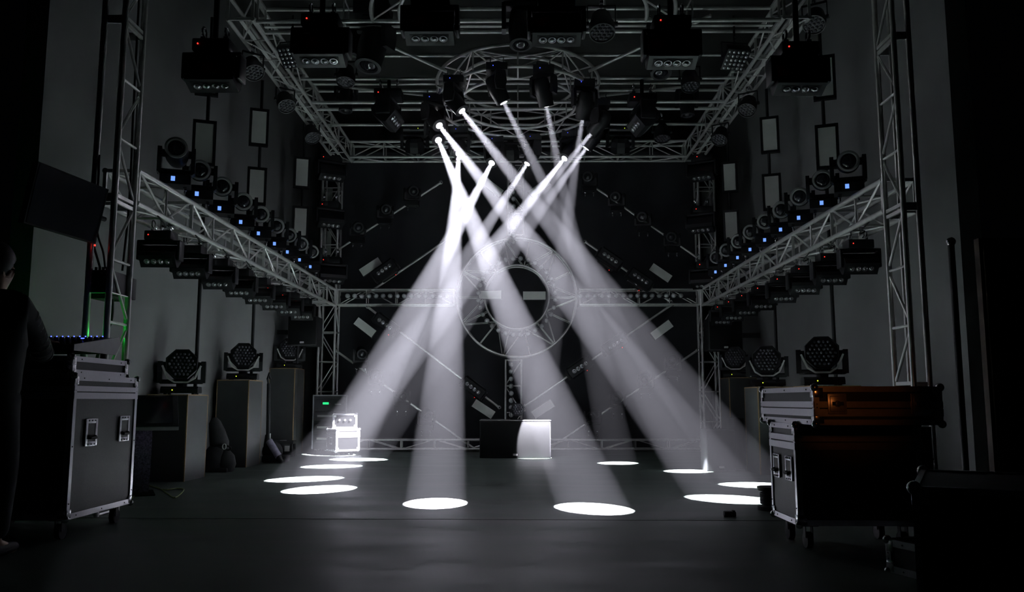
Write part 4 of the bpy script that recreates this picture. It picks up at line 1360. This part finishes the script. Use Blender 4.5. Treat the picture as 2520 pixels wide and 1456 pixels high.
# ------------------------------------------------------------------ the person at the desk
def skinned(name, chains, m, parent, root_i=0, sub=2, along=False):
    """chains: list of lists of (co, radius); a chain's first item may be an int: the index of the vertex it grows from."""
    vs_, es, rs = [], [], []
    for ch in chains:
        prev = None
        for it in ch:
            if isinstance(it, int):
                prev = it
                continue
            co, r = it
            vs_.append(co)
            rs.append(r)
            if prev is not None:
                es.append((prev, len(vs_) - 1))
            prev = len(vs_) - 1
    me = bpy.data.meshes.new(name)
    me.from_pydata([tuple(v) for v in vs_], es, [])
    o = bpy.data.objects.new(name, me)
    COL.objects.link(o)
    o.parent = parent
    md = o.modifiers.new('skin', 'SKIN')
    md.use_smooth_shade = True
    lay = me.skin_vertices[0].data
    for i, r in enumerate(rs):
        lay[i].radius = (r, r) if not isinstance(r, tuple) else r
        lay[i].use_root = i == root_i
    ss = o.modifiers.new('subdivision', 'SUBSURF')
    ss.levels = ss.render_levels = sub
    me.materials.append(M[m] if isinstance(m, str) else m)
    return o


PX, PY = -3.13, 4.93
person = empty('person', 'person in a dark top with pale striped sleeves, hand on the lighting desk', 'person', None, Matrix.Translation((PX, PY, 0)))
fw = Vector((0.05, 0.9987, 0))
rt = Vector((0.9987, -0.05, 0))


def B(r_, f_, z):
    return rt * r_ + fw * f_ + Vector((0, 0, z))


sh_r, sh_l = B(0.185, 0.0, 1.44), B(-0.185, 0.0, 1.44)
hand_r = at(128, 843, 5.60) - Vector((PX, PY, 0))
wr_r = hand_r - Vector((0.02, 0.09, -0.015))
el_r = Vector((0.15, 0.30, 1.19))
wr_l = B(-0.22, 0.50, 1.30)
el_l = B(-0.30, 0.16, 1.16)


def fingers(w_, dirv, side):
    dirv = Vector(dirv).normalized()
    lat = Vector((dirv.y, -dirv.x, 0)).normalized() * side
    out = []
    for k, L in enumerate((0.070, 0.078, 0.072, 0.056)):
        b0 = w_ + dirv * 0.085 + lat * (0.030 - 0.020 * k)
        out.append([b0, b0 + dirv * L * 0.5 + Vector((0, 0, 0.008)), b0 + dirv * L * 0.85 + Vector((0, 0, -0.012)), b0 + dirv * L + Vector((0, 0, -0.026))])
    b0 = w_ + dirv * 0.03 + lat * 0.035
    th = [b0, b0 + lat * 0.03 + dirv * 0.03, b0 + lat * 0.04 + dirv * 0.06 + Vector((0, 0, -0.01))]
    return out, th


body = []
# pelvis 0, waist 1, chest 2, neck base 3, neck 4, skull 5-8
body.append([(B(0, 0, 0.95), 0.135), (B(0, 0.0, 1.12), 0.125), (B(0, -0.01, 1.32), 0.15), (B(0, -0.02, 1.47), 0.075), (B(0, 0.0, 1.55), 0.055),
             (B(0, 0.03, 1.62), (0.068, 0.078)), (B(0, 0.03, 1.69), (0.076, 0.092)), (B(0, 0.02, 1.76), (0.07, 0.085)), (B(0, 0.015, 1.80), 0.04)])
idx = 9
body.append([5, (B(0, 0.105, 1.655), 0.018), (B(0, 0.125, 1.645), 0.010)])           # nose
idx += 2
body.append([5, (B(0.078, 0.02, 1.66), 0.012), (B(0.092, 0.005, 1.672), 0.016)])      # ears
idx += 2
body.append([5, (B(-0.078, 0.02, 1.66), 0.012), (B(-0.092, 0.005, 1.672), 0.016)])
idx += 2
for s, sh, el, wr in ((1, sh_r, el_r, wr_r), (-1, sh_l, el_l, wr_l)):
    dirv = (hand_r - wr_r) if s > 0 else Vector((0.25, 0.95, -0.05))
    dirv.normalize()
    body.append([2, (sh, 0.06), (sh.lerp(el, 0.5), 0.046), (el, 0.040), (el.lerp(wr, 0.5), 0.036), (wr, 0.026), (wr + dirv * 0.05, (0.034, 0.018)), (wr + dirv * 0.085, (0.036, 0.016))])
    palm = idx + 6
    idx += 7
    fs, th = fingers(wr, dirv, -s)
    for fch in fs:
        body.append([palm] + [(p, 0.0085) for p in fch])
        idx += 4
    body.append([palm - 1] + [(p, 0.010) for p in th])
    idx += 3
for s in (1, -1):
    hip, kn, an = B(s * 0.10, 0, 0.88), B(s * 0.12, 0.03, 0.50), B(s * 0.13, -0.02, 0.09)
    body.append([0, (hip, 0.085), (kn, 0.058), (kn.lerp(an, 0.4), 0.056), (an, 0.038), (an + fw * 0.12 + Vector((0, 0, -0.05)), 0.035), (an + fw * 0.2 + Vector((0, 0, -0.055)), 0.028)])
skinned('body', body, 'skin', person)

top = [[(B(0, 0, 0.86), (0.20, 0.165)), (B(0, 0, 1.0), (0.205, 0.17)), (B(0, 0, 1.15), (0.205, 0.17)), (B(0, -0.01, 1.32), (0.235, 0.175)), (B(0, -0.015, 1.45), (0.155, 0.12)), (B(0, -0.01, 1.51), 0.082)]]
for s, sh, el, wr in ((1, sh_r, el_r, wr_r), (-1, sh_l, el_l, wr_l)):
    top.append([3, (sh, 0.105), (sh.lerp(el, 0.33), 0.082), (sh.lerp(el, 0.66), 0.072), (el, 0.066), (el.lerp(wr, 0.4), 0.06), (el.lerp(wr, 0.75), 0.052), (wr - (wr - el).normalized() * 0.005, 0.046)])
M['stripe'] = mat('dark_jersey', (0.02, 0.02, 0.024), 0.85, var=0.1, scale=40)
jersey = skinned('jersey', top, 'stripe', person)
# thin pale stripes round both sleeves
for s, sh, el, wr in ((1, sh_r, el_r, wr_r), (-1, sh_l, el_l, wr_l)):
    st_ = MB()
    L1, L2 = (el - sh).length, (wr - el).length
    t = 0.07
    while t < L1 + L2 - 0.03:
        if t < L1:
            c_, ax, rr = sh.lerp(el, t / L1), (el - sh).normalized(), 0.072 - 0.012 * t / L1
        else:
            c_, ax, rr = el.lerp(wr, (t - L1) / L2), (wr - el).normalized(), 0.060 - 0.016 * (t - L1) / L2
        a_ = ax.orthogonal().normalized()
        b_ = ax.cross(a_)
        st_.tube([c_ + (a_ * math.cos(2 * PI * k / 20) + b_ * math.sin(2 * PI * k / 20)) * (rr + 0.001) for k in range(20)], 0.0035, 5, closed=True)
        t += 0.05
    st_.build('sleeve_stripe', 'palestrip', person)
hd = [[(B(0, -0.10, 1.40), (0.13, 0.05)), (B(0, -0.10, 1.46), (0.12, 0.055)), (B(0, -0.08, 1.52), (0.09, 0.045))], [1, (B(0.10, -0.03, 1.475), 0.055), (B(0.13, 0.03, 1.46), 0.045)], [1, (B(-0.10, -0.03, 1.475), 0.055), (B(-0.13, 0.03, 1.46), 0.045)]]
skinned('hood', hd, 'hood', person)
tr_ = [[(B(0, 0, 1.02), (0.18, 0.15)), (B(0, 0, 0.9), (0.185, 0.155))]]
for s in (1, -1):
    hip, kn, an = B(s * 0.10, 0, 0.84), B(s * 0.12, 0.03, 0.50), B(s * 0.13, -0.02, 0.10)
    tr_.append([1, (hip, 0.115), (kn, 0.088), (kn.lerp(an, 0.5), 0.08), (an, 0.074)])
skinned('trousers', tr_, 'trousers', person)
for s in (1, -1):
    an = B(s * 0.13, -0.02, 0.045)
    skinned('shoe', [[(an - fw * 0.05, (0.045, 0.045)), (an + fw * 0.04, (0.05, 0.042)), (an + fw * 0.14, (0.048, 0.034)), (an + fw * 0.21, (0.036, 0.028))]], 'rubber', person)
hr_ = MB()
hm = Matrix.Translation(B(0, 0.005, 1.73)) @ Matrix((rt, fw, Vector((0, 0, 1)))).transposed().to_4x4()
segs, rows = 24, 12
rings = []
for j in range(rows + 1):
    ph = (PI * 0.5) * j / rows * 1.62
    ring = []
    for k in range(segs):
        a_ = 2 * PI * k / segs
        front = max(0.0, math.sin(a_))
        ph2 = min(ph, math.radians(62) + math.radians(60) * (1 - front) ** 1.5) if front > 0.2 else ph
        nz_ = 1 + 0.02 * math.sin(9 * a_) * math.sin(3 * ph)
        ring.append(hr_.bm.verts.new(hm @ Vector((0.097 * math.sin(ph2) ** 0.9 * math.cos(a_) * nz_, 0.116 * math.sin(ph2) ** 0.9 * math.sin(a_) * nz_, 0.118 * math.cos(ph2) * nz_))))
    rings.append(ring)
for a_, b_ in zip(rings[1:], rings[2:]):
    for k in range(segs):
        hr_.bm.faces.new((a_[k], a_[(k + 1) % segs], b_[(k + 1) % segs], b_[k]))
hr_.bm.faces.new(rings[1])
ho = hr_.build('hair', 'hair', person)
ho.modifiers.new('thickness', 'SOLIDIFY').thickness = 0.012
ey = MB()
for s in (-1, 1):
    ey.sphere(B(s * 0.03, 0.108, 1.69), 0.011, 10, 8)
ey.build('eye', 'black2', person)
mo = MB().box(B(0, 0.103, 1.603), (0.045, 0.012, 0.008), Matrix((rt, fw, Vector((0, 0, 1)))).transposed(), bevel=0.002)
mo.build('mouth', 'brown', person)

# ------------------------------------------------------------------ stage haze
hz = MB().box((0, (6.35 + YB - 0.02) / 2, 3.3), (2 * XW - 0.04, YB - 0.02 - 6.35, 6.56)).build('haze', 'panel', smooth=False)
hmats = bpy.data.materials.new('stage_haze')
hmats.use_nodes = True
nt = hmats.node_tree
nt.nodes.remove(nt.nodes['Principled BSDF'])
vsn = nt.nodes.new('ShaderNodeVolumeScatter')
vsn.inputs['Color'].default_value = (0.95, 0.95, 1.0, 1)
vsn.inputs['Density'].default_value = 0.0082
vsn.inputs['Anisotropy'].default_value = 0.45
hmats.cycles.volume_sampling = 'EQUIANGULAR'
nt.links.new(vsn.outputs[0], nt.nodes['Material Output'].inputs['Volume'])
hz.data.materials.clear()
hz.data.materials.append(hmats)
tag(hz, 'thin stage haze filling the hall and showing the beams', 'haze', None, 'stuff')
